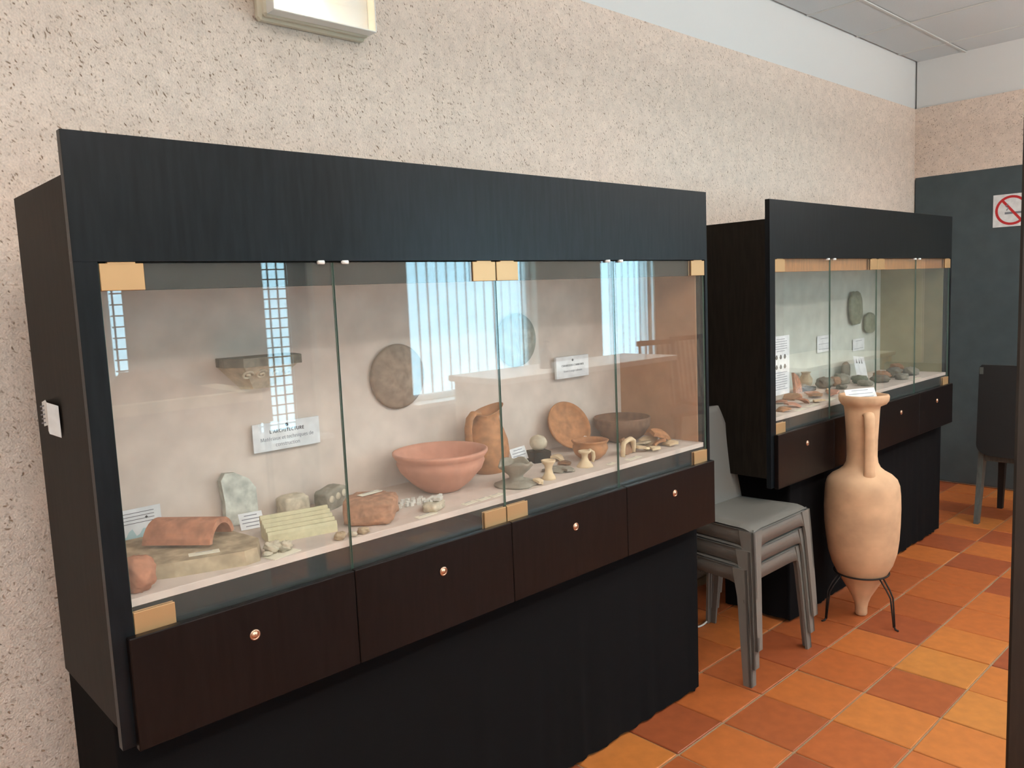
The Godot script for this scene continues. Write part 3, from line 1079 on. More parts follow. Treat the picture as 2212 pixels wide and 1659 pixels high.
	box(st, Vector3.ZERO, Vector3(0.170, 0.077, 0.010), 0.0005)
	part(nt, "board", st, M.paper)
	words(nt, "CERAMIQUES COMMUNES", 0.0095, Vector3(0, 0.006, 0.0052), M.ink, true)
	words(nt, "Vases à usage culinaire", 0.0095, Vector3(0, -0.014, 0.0052), M.pale_ink)
	st = smooth()
	lathe(st, [Vector2(0.0045, 0), Vector2(0.0045, 0.0005), Vector2(0, 0.0006)], 16)
	part(nt, "emblem", st, M.ink, Vector3(0, 0.024, 0.005), Vector3(PI / 2, 0, 0))
	# plates on the back wall
	st = smooth()
	lathe(st, [Vector2(0, 0), Vector2(0.088, 0.0), Vector2(0.095, 0.004), Vector2(0.0965, 0.008), Vector2(0.090, 0.013), Vector2(0.070, 0.022), Vector2(0.040, 0.028), Vector2(0, 0.030)], 48)
	solo("wall_plate", st, M.plate_clay, "round brown pottery plate hung on the back wall left of the window reflection", "plate", Vector3(0.938, 1.273, 0.007), Vector3(PI / 2, 0, 0))
	st = smooth()
	lathe(st, [Vector2(0, 0), Vector2(0.082, 0.0), Vector2(0.089, 0.005), Vector2(0.090, 0.009), Vector2(0.060, 0.012), Vector2(0, 0.013)], 48)
	solo("wall_plate", st, M.grey_clay, "round grey plate hung on the back wall near the centre glass edge", "plate", Vector3(1.426, 1.347, 0.007), Vector3(PI / 2, 0, 0))
	# --- pottery, right half ---
	st = smooth()
	lathe(st, [Vector2(0, 0.003), Vector2(0.040, 0.003), Vector2(0.048, 0), Vector2(0.055, 0.003), Vector2(0.085, 0.026), Vector2(0.118, 0.062), Vector2(0.127, 0.084), Vector2(0.1245, 0.094), Vector2(0.1295, 0.099), Vector2(0.137, 0.110), Vector2(0.137, 0.116), Vector2(0.131, 0.118), Vector2(0.122, 0.106), Vector2(0.116, 0.085), Vector2(0.105, 0.062), Vector2(0.072, 0.026), Vector2(0.04, 0.012), Vector2(0, 0.010)], 64)
	solo("large_bowl", st, M.pink_clay, "large wide pink terracotta bowl in the middle of the cabinet", "bowl", Vector3(0.965, y, 0.165))
	# jug with pinched lip
	var jg := thing("jug", "orange buff jug with a pinched lip and strap handle behind the pink bowl", "jug", Vector3(1.205, y, 0.095), 0.0)
	var lip := func(p: Vector3) -> Vector3:
		var k := smoothstep(0.165, 0.205, p.y)
		var away := p.x
		return Vector3(p.x * (1.0 + 0.25 * k) + 0.012 * k, p.y + 0.022 * k * clampf(away / 0.045, -0.6, 1.0), p.z * (1.0 - 0.25 * k * clampf(away / 0.04, 0.0, 1.0)))
	st = smooth()
	lathe(st, [Vector2(0, 0), Vector2(0.048, 0), Vector2(0.052, 0.004), Vector2(0.064, 0.03), Vector2(0.070, 0.062), Vector2(0.066, 0.10), Vector2(0.054, 0.135), Vector2(0.044, 0.158), Vector2(0.040, 0.172), Vector2(0.043, 0.188), Vector2(0.047, 0.194), Vector2(0.043, 0.195), Vector2(0.037, 0.175), Vector2(0.038, 0.158), Vector2(0.050, 0.13), Vector2(0.06, 0.09), Vector2(0.05, 0.02), Vector2(0, 0.012)], 48, lip)
	part(jg, "body", st, M.orange_clay)
	st = smooth()
	tube(st, [Vector3(-0.032, 0.186, 0.0), Vector3(-0.055, 0.192, 0.006), Vector3(-0.075, 0.178, 0.01), Vector3(-0.084, 0.15, 0.012), Vector3(-0.082, 0.115, 0.01), Vector3(-0.072, 0.085, 0.006), Vector3(-0.060, 0.070, 0.0)], [0.009, 0.008, 0.008, 0.008, 0.008, 0.009, 0.010], 12, 1.7)
	part(jg, "handle", st, M.orange_clay)
	# grey cup on its foot
	var gc := thing("grey_cup", "broken grey pottery cup on a flaring foot right of the centre glass edge", "cup", Vector3(1.135, y, 0.298))
	var chip := func(p: Vector3) -> Vector3:
		var a := atan2(p.z, p.x)
		var k := smoothstep(0.045, 0.075, p.y)
		return Vector3(p.x, p.y - k * 0.016 * maxf(0.0, sin(a * 2.0 + 0.6)) - k * 0.006 * maxf(0.0, sin(a * 5.0)), p.z)
	st = smooth()
	lathe(st, [Vector2(0, 0.008), Vector2(0.030, 0.016), Vector2(0.020, 0.022), Vector2(0.022, 0.030), Vector2(0.040, 0.046), Vector2(0.050, 0.066), Vector2(0.051, 0.074), Vector2(0.046, 0.074), Vector2(0.044, 0.062), Vector2(0.030, 0.042), Vector2(0, 0.036)], 48, chip)
	part(gc, "bowl", st, M.grey_clay)
	var chip2 := func(p: Vector3) -> Vector3:
		var a := atan2(p.z, p.x)
		var k := smoothstep(0.04, 0.066, Vector2(p.x, p.z).length())
		return Vector3(p.x, p.y, p.z) * Vector3(1.0 - k * 0.12 * maxf(0.0, sin(a * 3.0)), 1, 1.0 - k * 0.16 * maxf(0.0, cos(a * 4.0 + 1.0)))
	st = smooth()
	lathe(st, [Vector2(0, 0.0), Vector2(0.060, 0.0), Vector2(0.066, 0.003), Vector2(0.064, 0.007), Vector2(0.048, 0.012), Vector2(0.030, 0.018), Vector2(0, 0.018)], 48, chip2)
	part(gc, "foot", st, M.grey_clay)
	shard("potsherd", "small pale sherd lying against the foot of the grey cup", Vector3(1.178, y, 0.345), 0.020, M.buff_clay, 71, 0.6, 0.25, 0.35)
	# stone ball on a black cube
	st = flat()
	box(st, Vector3.ZERO, Vector3(0.062, 0.036, 0.062), 0.001)
	solo("black_plinth", st, M.inside_dark, "small black cube plinth under the stone ball", "plinth", Vector3(1.408, y + 0.018, 0.118), Vector3(0, -0.35, 0))
	rubble("stone_ball", "round grey stone ball resting on the black plinth", "ball", Vector3(1.408, y + 0.0365, 0.118), Vector3(0.058, 0.052, 0.058), M.stone, 81, 0.3, 1.0, 0.05)
	card("white text card standing left of the black plinth", Vector3(1.335, y + 0.034, 0.100), 0.078, 0.044, Vector3(-0.35, 0.12, 0.02), 4)
	# plate on edge, leaning
	st = smooth()
	lathe(st, [Vector2(0, 0), Vector2(0.030, 0), Vector2(0.034, 0.004), Vector2(0.06, 0.010), Vector2(0.078, 0.022), Vector2(0.083, 0.034), Vector2(0.080, 0.036), Vector2(0.074, 0.026), Vector2(0.058, 0.016), Vector2(0.03, 0.010), Vector2(0, 0.009)], 56)
	var plate := solo("leaning_plate", st, M.orange_clay, "orange brown dish standing on edge against the back, with a pale chip", "dish", Vector3(1.610, y + 0.073, 0.046))
	plate.basis = (Basis(Vector3.UP, -0.15) * Basis(Vector3.RIGHT, 1.08)).scaled(Vector3.ONE * 1.06)
	st = smooth()
	lump(st, Vector3(0.022, 0.012, 0.018), 0.8, 0.2, 88)
	part(plate, "plaster_fill", st, M.tessera, Vector3(0.048, 0.026, 0.055), Vector3(0, 0.4, 0.3), "white plaster fill on the rim")
	# wide bowl at the back right
	st = smooth()
	lathe(st, [Vector2(0, 0.002), Vector2(0.045, 0), Vector2(0.052, 0.003), Vector2(0.078, 0.022), Vector2(0.100, 0.055), Vector2(0.104, 0.085), Vector2(0.102, 0.090), Vector2(0.098, 0.088), Vector2(0.092, 0.06), Vector2(0.07, 0.027), Vector2(0.045, 0.011), Vector2(0, 0.009)], 56)
	solo("wide_bowl", st, M.dark_bowl, "wide dark brown bowl at the back right of the near cabinet", "bowl", Vector3(1.845, y, 0.116))
	# small orange bowl with thick rim
	st = smooth()
	lathe(st, [Vector2(0, 0.002), Vector2(0.026, 0), Vector2(0.032, 0.003), Vector2(0.050, 0.018), Vector2(0.059, 0.036), Vector2(0.058, 0.046), Vector2(0.054, 0.052), Vector2(0.060, 0.060), Vector2(0.062, 0.064), Vector2(0.057, 0.066), Vector2(0.049, 0.055), Vector2(0.050, 0.04), Vector2(0.04, 0.02), Vector2(0.02, 0.009), Vector2(0, 0.009)], 48)
	solo("small_bowl", st, M.orange_clay, "small orange clay bowl with a thick rim in front of the leaning dish", "bowl", Vector3(1.532, y, 0.235))
	# necks
	st = smooth()
	lathe(st, [Vector2(0, 0), Vector2(0.021, 0), Vector2(0.020, 0.006), Vector2(0.013, 0.018), Vector2(0.0105, 0.030), Vector2(0.013, 0.042), Vector2(0.021, 0.052), Vector2(0.022, 0.057), Vector2(0.018, 0.058), Vector2(0.010, 0.048), Vector2(0.007, 0.035), Vector2(0, 0.03)], 32)
	solo("bottle_neck", st, M.buff_clay, "cream pottery bottle neck with a flared rim standing at the front", "fragment", Vector3(1.246, y, 0.322))
	var jn := thing("jug_neck", "cream jug neck fragment with a curved handle at the front", "fragment", Vector3(1.436, y, 0.296), 0.1)
	st = smooth()
	lathe(st, [Vector2(0, 0), Vector2(0.027, 0), Vector2(0.024, 0.006), Vector2(0.013, 0.020), Vector2(0.0095, 0.030), Vector2(0.011, 0.040), Vector2(0.020, 0.046), Vector2(0.021, 0.051), Vector2(0.016, 0.052), Vector2(0.008, 0.042), Vector2(0, 0.04)], 28)
	part(jn, "neck", st, M.buff_clay)
	st = smooth()
	tube(st, [Vector3(0.012, 0.042, 0), Vector3(0.028, 0.048, 0.002), Vector3(0.040, 0.040, 0.004), Vector3(0.043, 0.024, 0.004), Vector3(0.038, 0.008, 0.003)], [0.005, 0.005, 0.005, 0.005, 0.004], 10, 1.4)
	part(jn, "handle", st, M.buff_clay)
	# sherds
	shard("potsherd", "broad flat grey brown sherd between the bottle neck and the jug neck", Vector3(1.330, y, 0.268), 0.036, M.grey_clay, 91, 0.2, 0.05, 0.15, 1.2)
	shard("potsherd", "curved grey rim sherd lying in front of the broad flat sherd", Vector3(1.352, y, 0.300), 0.022, M.grey_clay, 92, 0.9, 0.1, 0.3, 1.3)
	shard("potsherd", "pale sherd with a dark hollow behind the jug neck", Vector3(1.440, y, 0.170), 0.030, M.buff_clay, 93, 0.3, 0.15, 0.5)
	shard("potsherd", "pale sherd beside the black plinth", Vector3(1.452, y, 0.105), 0.024, M.buff_clay, 94, 1.2, 0.2, 0.4)
	shard("potsherd", "small flat brown sherd behind the jug neck", Vector3(1.415, y, 0.228), 0.022, M.brown_clay, 95, 0.4, 0.05, 0.2)
	# square handle piece
	var hp := thing("handle_piece", "angular pinkish amphora handle piece beside the fourth glass edge", "fragment", Vector3(1.655, y, 0.295), 0.15)
	st = smooth()
	tube(st, [Vector3(-0.036, 0.0, 0), Vector3(-0.034, 0.030, 0), Vector3(-0.028, 0.044, 0), Vector3(-0.010, 0.050, 0), Vector3(0.018, 0.052, 0), Vector3(0.032, 0.044, 0), Vector3(0.036, 0.022, 0), Vector3(0.034, 0.004, 0)], [0.006, 0.006, 0.006, 0.007, 0.008, 0.008, 0.006, 0.005], 10, 1.5)
	part(hp, "strap", st, M.buff_clay)
	st = flat()
	sherd(st, 0.034, 0.008, 0.2, 97, 6)
	part(hp, "wall_piece", st, M.brown_clay, Vector3(0.008, 0.022, -0.014), Vector3(1.2, 0, 0))
	flat_card("white label lying in front of the angular handle piece", 1.622, 0.342, 0.075, 0.022, 0.1)
	flat_card("small white label lying left of the angular handle piece", 1.515, 0.338, 0.040, 0.018, 0.2)
	for a in [
		[1.722, 0.300, 0.032, "buff_clay", 101, "small pale sherd right of the angular handle piece", 1.0, 0.25],
		[1.757, 0.328, 0.030, "buff_clay", 102, "round edged cream sherd at the front of the right hand sherd pile", 1.0, 0.1],
		[1.768, 0.262, 0.036, "dull_clay", 103, "brownish sherd in the middle of the right hand sherd pile", 1.1, 0.35],
		[1.806, 0.305, 0.034, "orange_clay", 104, "orange sherd leaning in the right hand sherd pile", 1.0, 0.5],
		[1.862, 0.320, 0.030, "buff_clay", 105, "tan sherd at the far right front of the sherd pile", 1.2, 0.15],
		[1.745, 0.215, 0.024, "brown_clay", 106, "dark sherd at the back of the right hand sherd pile", 1.0, 0.3],
	]:
		shard("potsherd", a[5], Vector3(a[0], y, a[1]), a[2], M[a[3]], a[4], a[4] * 0.7, a[7], 0.35, a[6])
	st = flat()
	sherd(st, 0.048, 0.012, 0.5, 111, 6, 2.0)
	solo("rim_piece", st, M.orange_clay, "long curved orange rim piece topmost in the right hand sherd pile", "sherd", Vector3(1.862, y + 0.044, 0.272), Vector3(0.3, 0.35, -0.28))
	st = flat()
	sherd(st, 0.03, 0.008, 0.4, 113, 5, 1.4)
	solo("rim_piece", st, M.buff_clay, "tan body sherd propped under the long orange rim piece", "sherd", Vector3(1.815, y + 0.022, 0.262), Vector3(0.5, -0.4, 0.1))


func fill_second_case() -> void:
	var y := SHELF + CASE2.y
	var st: SurfaceTool
	var zb := CASE2.z + 0.006
	# tall printed sheet hanging inside the first pane
	var doc := thing("info_sheet", "tall white information sheet with six small vessel drawings in the far cabinet", "notice", Vector3(2.735, 1.150, 0.262), 0.0)
	st = flat()
	box(st, Vector3.ZERO, Vector3(0.150, 0.252, 0.0016))
	part(doc, "sheet", st, M.paper)
	st = flat()
	for k in 22:
		if k < 6 or k > 13:
			box(st, Vector3(0, 0.112 - 0.0102 * k, 0.001), Vector3(0.11 if k % 5 else 0.07, 0.0024, 0.0004))
	part(doc, "printed_lines", st, M.pale_ink)
	for k in 6:
		st = smooth()
		lathe(st, [Vector2(0, -0.010), Vector2(0.006, -0.009), Vector2(0.011, -0.001), Vector2(0.007, 0.005), Vector2(0.005, 0.009), Vector2(0, 0.010)], 12, func(p: Vector3) -> Vector3: return Vector3(p.x, p.y, p.z * 0.03))
		part(doc, "vessel_drawing", st, M.ink, Vector3(-0.035 + 0.035 * (k % 3), 0.036 - 0.042 * (k / 3), 0.0012))
	card("square white card on the back wall of the far cabinet, left of its stone axes", Vector3(3.735, 1.166, zb + 0.006), 0.16, 0.088, Vector3.ZERO, 3)
	card("white card on the back wall under the hanging stone axes", Vector3(4.160, 1.130, zb + 0.006), 0.15, 0.068, Vector3.ZERO, 2)
	var pp := card("white sheet with arrowhead drawings propped up in the far cabinet", Vector3(3.985, y + 0.062, 0.062), 0.13, 0.125, Vector3(-0.25, 0.0, -0.12))
	st = flat()
	for k in 3:
		prism(st, [Vector2(0, 0.016), Vector2(0.007, -0.012), Vector2(-0.007, -0.012)], 0.0004, Transform3D(Basis(), Vector3(-0.035 + 0.03 * k, 0.035, 0.0007)))
	part(pp, "arrowhead_drawing", st, M.ink)
	# stone axes hung on the back
	st = smooth()
	lump(st, Vector3(0.15, 0.19, 0.035), 0.75, 0.06, 201)
	solo("stone_axe", st, M.green_stone, "larger grey green polished stone axe hung on the back of the far cabinet", "axe", Vector3(4.092, 1.340, zb + 0.019), Vector3(0, 0, 0.08))
	st = smooth()
	lump(st, Vector3(0.135, 0.118, 0.032), 0.75, 0.06, 202)
	solo("stone_axe", st, M.green_stone, "smaller grey green stone axe hung lower on the back of the far cabinet", "axe", Vector3(4.280, 1.247, zb + 0.018), Vector3(0, 0, -0.05))
	# things on its shelf
	st = flat()
	prism(st, [Vector2(-0.045, 0), Vector2(0.050, 0), Vector2(0.046, 0.045), Vector2(0.010, 0.085), Vector2(-0.040, 0.105)], 0.012)
	solo("red_sherd", st, M.terracotta, "pointed red brown sherd standing beside the tall information sheet", "sherd", Vector3(3.285, y, 0.050), Vector3(-0.12, 0.15, 0))
	var pl := flat()
	box(pl, Vector3.ZERO, Vector3(0.085, 0.020, 0.05), 0.001)
	solo("black_plinth", pl, M.inside_dark, "low black plinth in the far cabinet", "plinth", Vector3(3.378, y + 0.010, 0.062), Vector3(0, 0.1, 0))
	st = smooth()
	lathe(st, [Vector2(0, 0), Vector2(0.018, 0), Vector2(0.020, 0.004), Vector2(0.032, 0.030), Vector2(0.034, 0.050), Vector2(0.022, 0.070), Vector2(0.020, 0.078), Vector2(0.026, 0.086), Vector2(0.022, 0.086), Vector2(0.015, 0.075), Vector2(0, 0.07)], 28)
	solo("small_urn", st, M.dull_clay, "small pale urn standing behind the low black plinth", "urn", Vector3(3.458, y, 0.010))
	for a in [
		[3.520, 0.080, 0.085, 0.055, "dark_stone", 211, "dark knobbly stone right of the low black plinth"],
		[3.615, 0.085, 0.080, 0.048, "brown_clay", 212, "brown rounded stone behind the amphora mouth's left side"],
		[3.530, 0.165, 0.075, 0.022, "dark_stone", 213, "flat dark flint at the front left of the stone row"],
		[3.725, 0.075, 0.10, 0.055, "grey_clay", 214, "grey broad stone under the square white card"],
		[3.770, 0.150, 0.085, 0.045, "green_stone", 215, "greenish stone in front of the broad grey stone"],
		[3.690, 0.215, 0.075, 0.030, "grey_clay", 216, "low grey stone just above the amphora mouth"],
		[3.860, 0.220, 0.090, 0.040, "dark_stone", 217, "dark flat stone in the middle of the stone row"],
		[3.960, 0.185, 0.085, 0.050, "brown_clay", 218, "brown stone right of the propped arrowhead sheet"],
		[4.030, 0.265, 0.075, 0.034, "grey_clay", 219, "small grey stone near the front right of the far cabinet"],
		[4.120, 0.190, 0.10, 0.055, "dark_stone", 220, "dark large stone on the right of the far cabinet"],
		[4.260, 0.225, 0.11, 0.045, "grey_clay", 221, "long grey stone at the far right end of the shelf"],
		[4.330, 0.120, 0.09, 0.055, "brown_clay", 222, "brown stone in the far right back corner"],
	]:
		rubble("ancient_stone", a[6], "stone", Vector3(a[0], y, a[1]), Vector3(a[2], a[3], a[2] * 0.7), M[a[4]], a[5], a[5] * 0.4, 0.75, 0.18)
	rubble("dark_axe_head", "rounded dark grey axe head standing left of the propped arrowhead sheet", "axe", Vector3(3.905, y, 0.015), Vector3(0.10, 0.10, 0.035), M.dark_stone, 231, 0.1, 0.85, 0.05)
	st = smooth()
	lathe(st, [Vector2(0, 0), Vector2(0.009, 0), Vector2(0.007, 0.010), Vector2(0.004, 0.018), Vector2(0, 0.020)], 16)
	solo("brass_weight", st, M.brass, "tiny brass weight standing beside the first glass edge of the far cabinet", "weight", Vector3(3.390, y, 0.155))
	for a in [
		[2.915, 0.160, 0.030, "terracotta", 241, "dark red sherd at the foot of the tall information sheet"],
		[2.722, 0.282, 0.032, "orange_clay", 242, "orange sherd in the front left corner of the far cabinet"],
		[3.046, 0.150, 0.038, "brown_clay", 243, "brown upright sherd in front of the pointed red sherd"],
		[3.120, 0.125, 0.036, "terracotta", 244, "reddish sherd right of the brown upright sherd"],
		[2.850, 0.255, 0.040, "pink_clay", 245, "large pale pink sherd at the front of the far cabinet"],
		[2.960, 0.245, 0.034, "terracotta", 246, "red sherd in the middle of the front sherd scatter"],
		[3.030, 0.285, 0.026, "buff_clay", 247, "small buff sherd at the very front of the scatter"],
		[3.170, 0.200, 0.040, "brown_clay", 248, "broad brown sherd below the low black plinth"],
		[3.265, 0.235, 0.036, "pink_clay", 249, "pinkish sherd left of the amphora mouth"],
		[3.240, 0.155, 0.034, "terracotta", 250, "red sherd just under the pointed red sherd"],
		[3.340, 0.205, 0.032, "brown_clay", 251, "brown sherd behind the amphora rim"],
	]:
		shard("potsherd", a[5], Vector3(a[0], y, a[1]), a[2], M[a[3]], a[4], a[4] * 0.9, 0.15 + 0.25 * float(a[4] % 3 == 0), 0.3, 1.2)
	for a in [[2.945, 0.300, 0.10, "white label left of centre among the front sherds"], [3.075, 0.235, 0.09, "white label behind the buff sherd"], [3.15, 0.285, 0.08, "white label nearest the amphora neck"], [2.80, 0.318, 0.09, "white label by the front left corner of the far cabinet"]]:
		flat_card(a[3], a[0], a[1], a[2], 0.024, 0.1, y)
	flat_card("white label at the far right of the far cabinet", 4.10, 0.312, 0.11, 0.022, 0.05, y)


# ======================================================================
func make_amphora() -> void:
	var t := thing("amphora", "tall pointed terracotta amphora standing in an iron ring stand", "amphora", Vector3(3.051, 0.0, 0.476), 0.0)
	var wob := FastNoiseLite.new()
	wob.seed = 9
	wob.frequency = 1.4
	var bend := func(p: Vector3) -> Vector3:
		var k := 1.0 + 0.03 * wob.get_noise_3d(p.x * 2.0, p.y * 3.0, p.z * 2.0)
		if p.y > 0.955:
			k *= 1.0 + 0.06 * wob.get_noise_3d(p.x * 9.0, 7.0, p.z * 9.0)
			k *= 1.0 + 0.16 * pow(maxf(0.0, Vector2(p.x, p.z).normalized().dot(Vector2(0.39, 0.92))), 14.0)
		return Vector3(p.x * k + 0.004 * sin(p.y * 5.0), p.y, p.z * k)
	var st := smooth()
	lathe(st, [Vector2(0, 0.003), Vector2(0.022, 0.003), Vector2(0.0255, 0.010), Vector2(0.0255, 0.035), Vector2(0.029, 0.060), Vector2(0.040, 0.090), Vector2(0.062, 0.130), Vector2(0.086, 0.170), Vector2(0.106, 0.205), Vector2(0.126, 0.245), Vector2(0.142, 0.300), Vector2(0.151, 0.360), Vector2(0.156, 0.430), Vector2(0.157, 0.500), Vector2(0.155, 0.560), Vector2(0.151, 0.600), Vector2(0.142, 0.626), Vector2(0.124, 0.645), Vector2(0.096, 0.662), Vector2(0.076, 0.680), Vector2(0.066, 0.702), Vector2(0.063, 0.730), Vector2(0.0645, 0.800), Vector2(0.068, 0.870), Vector2(0.071, 0.930), Vector2(0.074, 0.952), Vector2(0.084, 0.962), Vector2(0.092, 0.976), Vector2(0.094, 0.994), Vector2(0.091, 1.003), Vector2(0.084, 1.003), Vector2(0.074, 0.985), Vector2(0.062, 0.950), Vector2(0.054, 0.860), Vector2(0.050, 0.70), Vector2(0, 0.66)], 72, bend)
	part(t, "body", st, M.amphora)
	for s in [2.42, 2.42 + PI]:
		st = smooth()
		var d := Vector3(cos(s), 0, sin(s))
		tube(st, [d * 0.060 + Vector3.UP * 0.918, d * 0.080 + Vector3.UP * 0.924, d * 0.092 + Vector3.UP * 0.908, d * 0.094 + Vector3.UP * 0.870, d * 0.091 + Vector3.UP * 0.80, d * 0.090 + Vector3.UP * 0.73, d * 0.092 + Vector3.UP * 0.68, d * 0.094 + Vector3.UP * 0.645], [0.014, 0.0135, 0.0135, 0.013, 0.0125, 0.0125, 0.0135, 0.016], 12, 1.7)
		part(t, "handle", st, M.amphora)
	# card stuck in its mouth
	card("white paper card stuck in the mouth of the tall amphora", Vector3(3.045, 1.005, 0.470), 0.125, 0.055, Vector3(-0.75, -0.95, 0.10), 3)
	# iron stand
	var s := thing("amphora_stand", "black wrought iron ring stand with bent legs holding the amphora", "stand", Vector3(3.051, 0.0, 0.476), 0.0)
	st = smooth()
	var ring := []
	for k in 49:
		var a := TAU * k / 48
		ring.append(Vector3(cos(a) * 0.113, 0.205, sin(a) * 0.113))
	tube(st, ring, 0.0042, 8)
	part(s, "ring", st, M.iron)
	for a in [1.95, 3.62, 5.75]:
		var d := Vector3(cos(a), 0, sin(a))
		var e := Vector3(-sin(a), 0, cos(a))
		st = smooth()
		for side in [-1.0, 1.0]:
			var w: Vector3 = e * 0.010 * side
			tube(st, [d * 0.113 + w + Vector3.UP * 0.205, d * 0.150 + w * 0.9 + Vector3.UP * 0.165, d * 0.170 + w * 0.7 + Vector3.UP * 0.135, d * 0.178 + w * 0.5 + Vector3.UP * 0.07, d * 0.184 + w * 0.3 + Vector3.UP * 0.012], 0.0036, 7)
		tube(st, [d * 0.184 + Vector3.UP * 0.014, d * 0.192 + Vector3.UP * 0.004, d * 0.206 + Vector3.UP * 0.004], 0.0042, 7)
		part(s, "leg", st, M.iron)


# ---------- stacked chairs ----------
func make_stack() -> void:
	var labels := ["grey plastic stacking chair, lowest of the three stacked by the amphora", "grey plastic stacking chair, middle one of the three stacked by the amphora", "grey plastic stacking chair, topmost of the stack with its seat showing"]
	var t := thing("stacking_chair", labels[0], "chair", Vector3(2.365, 0.0, 0.245), 0.0, "stacked grey chairs")
	# seat: dished shell with rolled edge, front towards +z
	var H := 0.468
	var out := func(u: float, v: float) -> Vector3:   # u across, v from back to front, both -1..1
		var wide := lerpf(0.175, 0.222, (v + 1) / 2)
		var r := 1.0 - 0.05 * pow(absf(v), 6.0)
		var x := wide * u * r
		var z := 0.20 * v * (1.0 - 0.05 * pow(absf(u), 6.0)) + 0.0
		var dish := -0.012 * (1.0 - u * u) * (1.0 - v * v) - 0.014 * pow(maxf(0.0, absf(u) - 0.75) * 4.0, 2.0) - 0.014 * pow(maxf(0.0, v - 0.75) * 4.0, 2.0)
		return Vector3(x, H + dish, z)
	var st := smooth()
	var n := 20
	for i in n:
		for j in n:
			var u0 := -1.0 + 2.0 * i / n
			var u1 := -1.0 + 2.0 * (i + 1) / n
			var v0 := -1.0 + 2.0 * j / n
			var v1 := -1.0 + 2.0 * (j + 1) / n
			quad(st, out.call(u0, v0), out.call(u1, v0), out.call(u1, v1), out.call(u0, v1), Vector3.UP)
			var dn := Vector3(0, -0.008, 0)
			quad(st, out.call(u0, v0) + dn, out.call(u1, v0) + dn, out.call(u1, v1) + dn, out.call(u0, v1) + dn, Vector3.DOWN)
	part(t, "seat", st, M.grey_plastic)
	# apron: arched skirt on all four sides
	var c := {}
	c["fl"] = Vector3(-0.222 * 0.95, 0, 0.20 * 0.95)
	c["fr"] = Vector3(0.222 * 0.95, 0, 0.20 * 0.95)
	c["br"] = Vector3(0.175 * 0.95, 0, -0.20 * 0.95)
	c["bl"] = Vector3(-0.175 * 0.95, 0, -0.20 * 0.95)
	for e in [["fl", "fr"], ["fr", "br"], ["br", "bl"], ["bl", "fl"]]:
		st = smooth()
		var a: Vector3 = c[e[0]]
		var b: Vector3 = c[e[1]]
		var nrm := (b - a).cross(Vector3.UP).normalized()
		if nrm.dot(a + b) < 0:
			nrm = -nrm
		for k in 16:
			var q := []
			for kk in [k, k + 1]:
				var f: float = kk / 16.0
				var p := a.lerp(b, f)
				var arch := 0.050 + 0.075 * pow(absf(f - 0.5) * 2.0, 9.0)
				q.append([p + Vector3.UP * (H - 0.027), p + Vector3.UP * (H - 0.027 - arch) + nrm * 0.006 + nrm * arch * 0.06])
			quad(st, q[0][0], q[1][0], q[1][1], q[0][1], nrm)
			quad(st, q[0][0] - nrm * 0.006, q[1][0] - nrm * 0.006, q[1][1] - nrm * 0.006, q[0][1] - nrm * 0.006, -nrm)
			quad(st, q[0][1], q[1][1], q[1][1] - nrm * 0.006, q[0][1] - nrm * 0.006, Vector3.DOWN)
			quad(st, q[0][0] , q[1][0], q[1][0] - nrm * 0.006 + Vector3.UP * 0.01, q[0][0] - nrm * 0.006 + Vector3.UP * 0.01, Vector3.UP)
		part(t, "apron", st, M.grey_plastic)
	# legs: tapered angle section
	for key in ["fl", "fr", "br", "bl"]:
		var k: Vector3 = c[key]
		var sx := signf(k.x)
		var sz := signf(k.z)
		var foot := Vector3(sx * (0.236 if sz > 0 else 0.19), 0.0, sz * (0.222 if sz > 0 else 0.235))
		var head := Vector3(k.x + sx * 0.006, H - 0.024, k.z + sz * 0.006)
		var knee := Vector3(lerpf(foot.x, head.x, 0.72), lerpf(0.0, H, 0.72), lerpf(foot.z, head.z, 0.72))
		st = flat()
		for seg in [[foot, knee, 0.034, 0.046], [knee, head, 0.046, 0.062]]:
			var p: Vector3 = seg[0]
			var q: Vector3 = seg[1]
			var w0: float = seg[2]
			var w1: float = seg[3]
			var th := 0.011
			hexa(st, [p, p - Vector3(sx * w0, 0, 0), p - Vector3(sx * w0, 0, sz * th), p - Vector3(0, 0, sz * th)], [q, q - Vector3(sx * w1, 0, 0), q - Vector3(sx * w1, 0, sz * th), q - Vector3(0, 0, sz * th)])
			hexa(st, [p, p - Vector3(sx * th, 0, 0), p - Vector3(sx * th, 0, sz * w0), p - Vector3(0, 0, sz * w0)], [q, q - Vector3(sx * th, 0, 0), q - Vector3(sx * th, 0, sz * w1), q - Vector3(0, 0, sz * w1)])
		part(t, "leg", st, M.grey_plastic)
	# backrest: curved shell that narrows upwards
	st = smooth()
	var back := func(u: float, v: float) -> Vector3:
		var wide := 0.165 - 0.035 * v - 0.05 * pow(v, 4.0)
		return Vector3(wide * u, H - 0.01 + 0.40 * v, -0.10 - 0.055 * v + 0.02 * u * u - 0.05 * (1.0 - v) * (1.0 - v) * 0.0)
	for i in 14:
		for j in 14:
			var u0 := -1.0 + 2.0 * i / 14
			var u1 := -1.0 + 2.0 * (i + 1) / 14
			var v0 := j / 14.0
			var v1 := (j + 1) / 14.0
			quad(st, back.call(u0, v0), back.call(u1, v0), back.call(u1, v1), back.call(u0, v1), Vector3(0, 0, 1))
			var dz := Vector3(0, 0, -0.009)
			quad(st, back.call(u0, v0) + dz, back.call(u1, v0) + dz, back.call(u1, v1) + dz, back.call(u0, v1) + dz, Vector3(0, 0, -1))
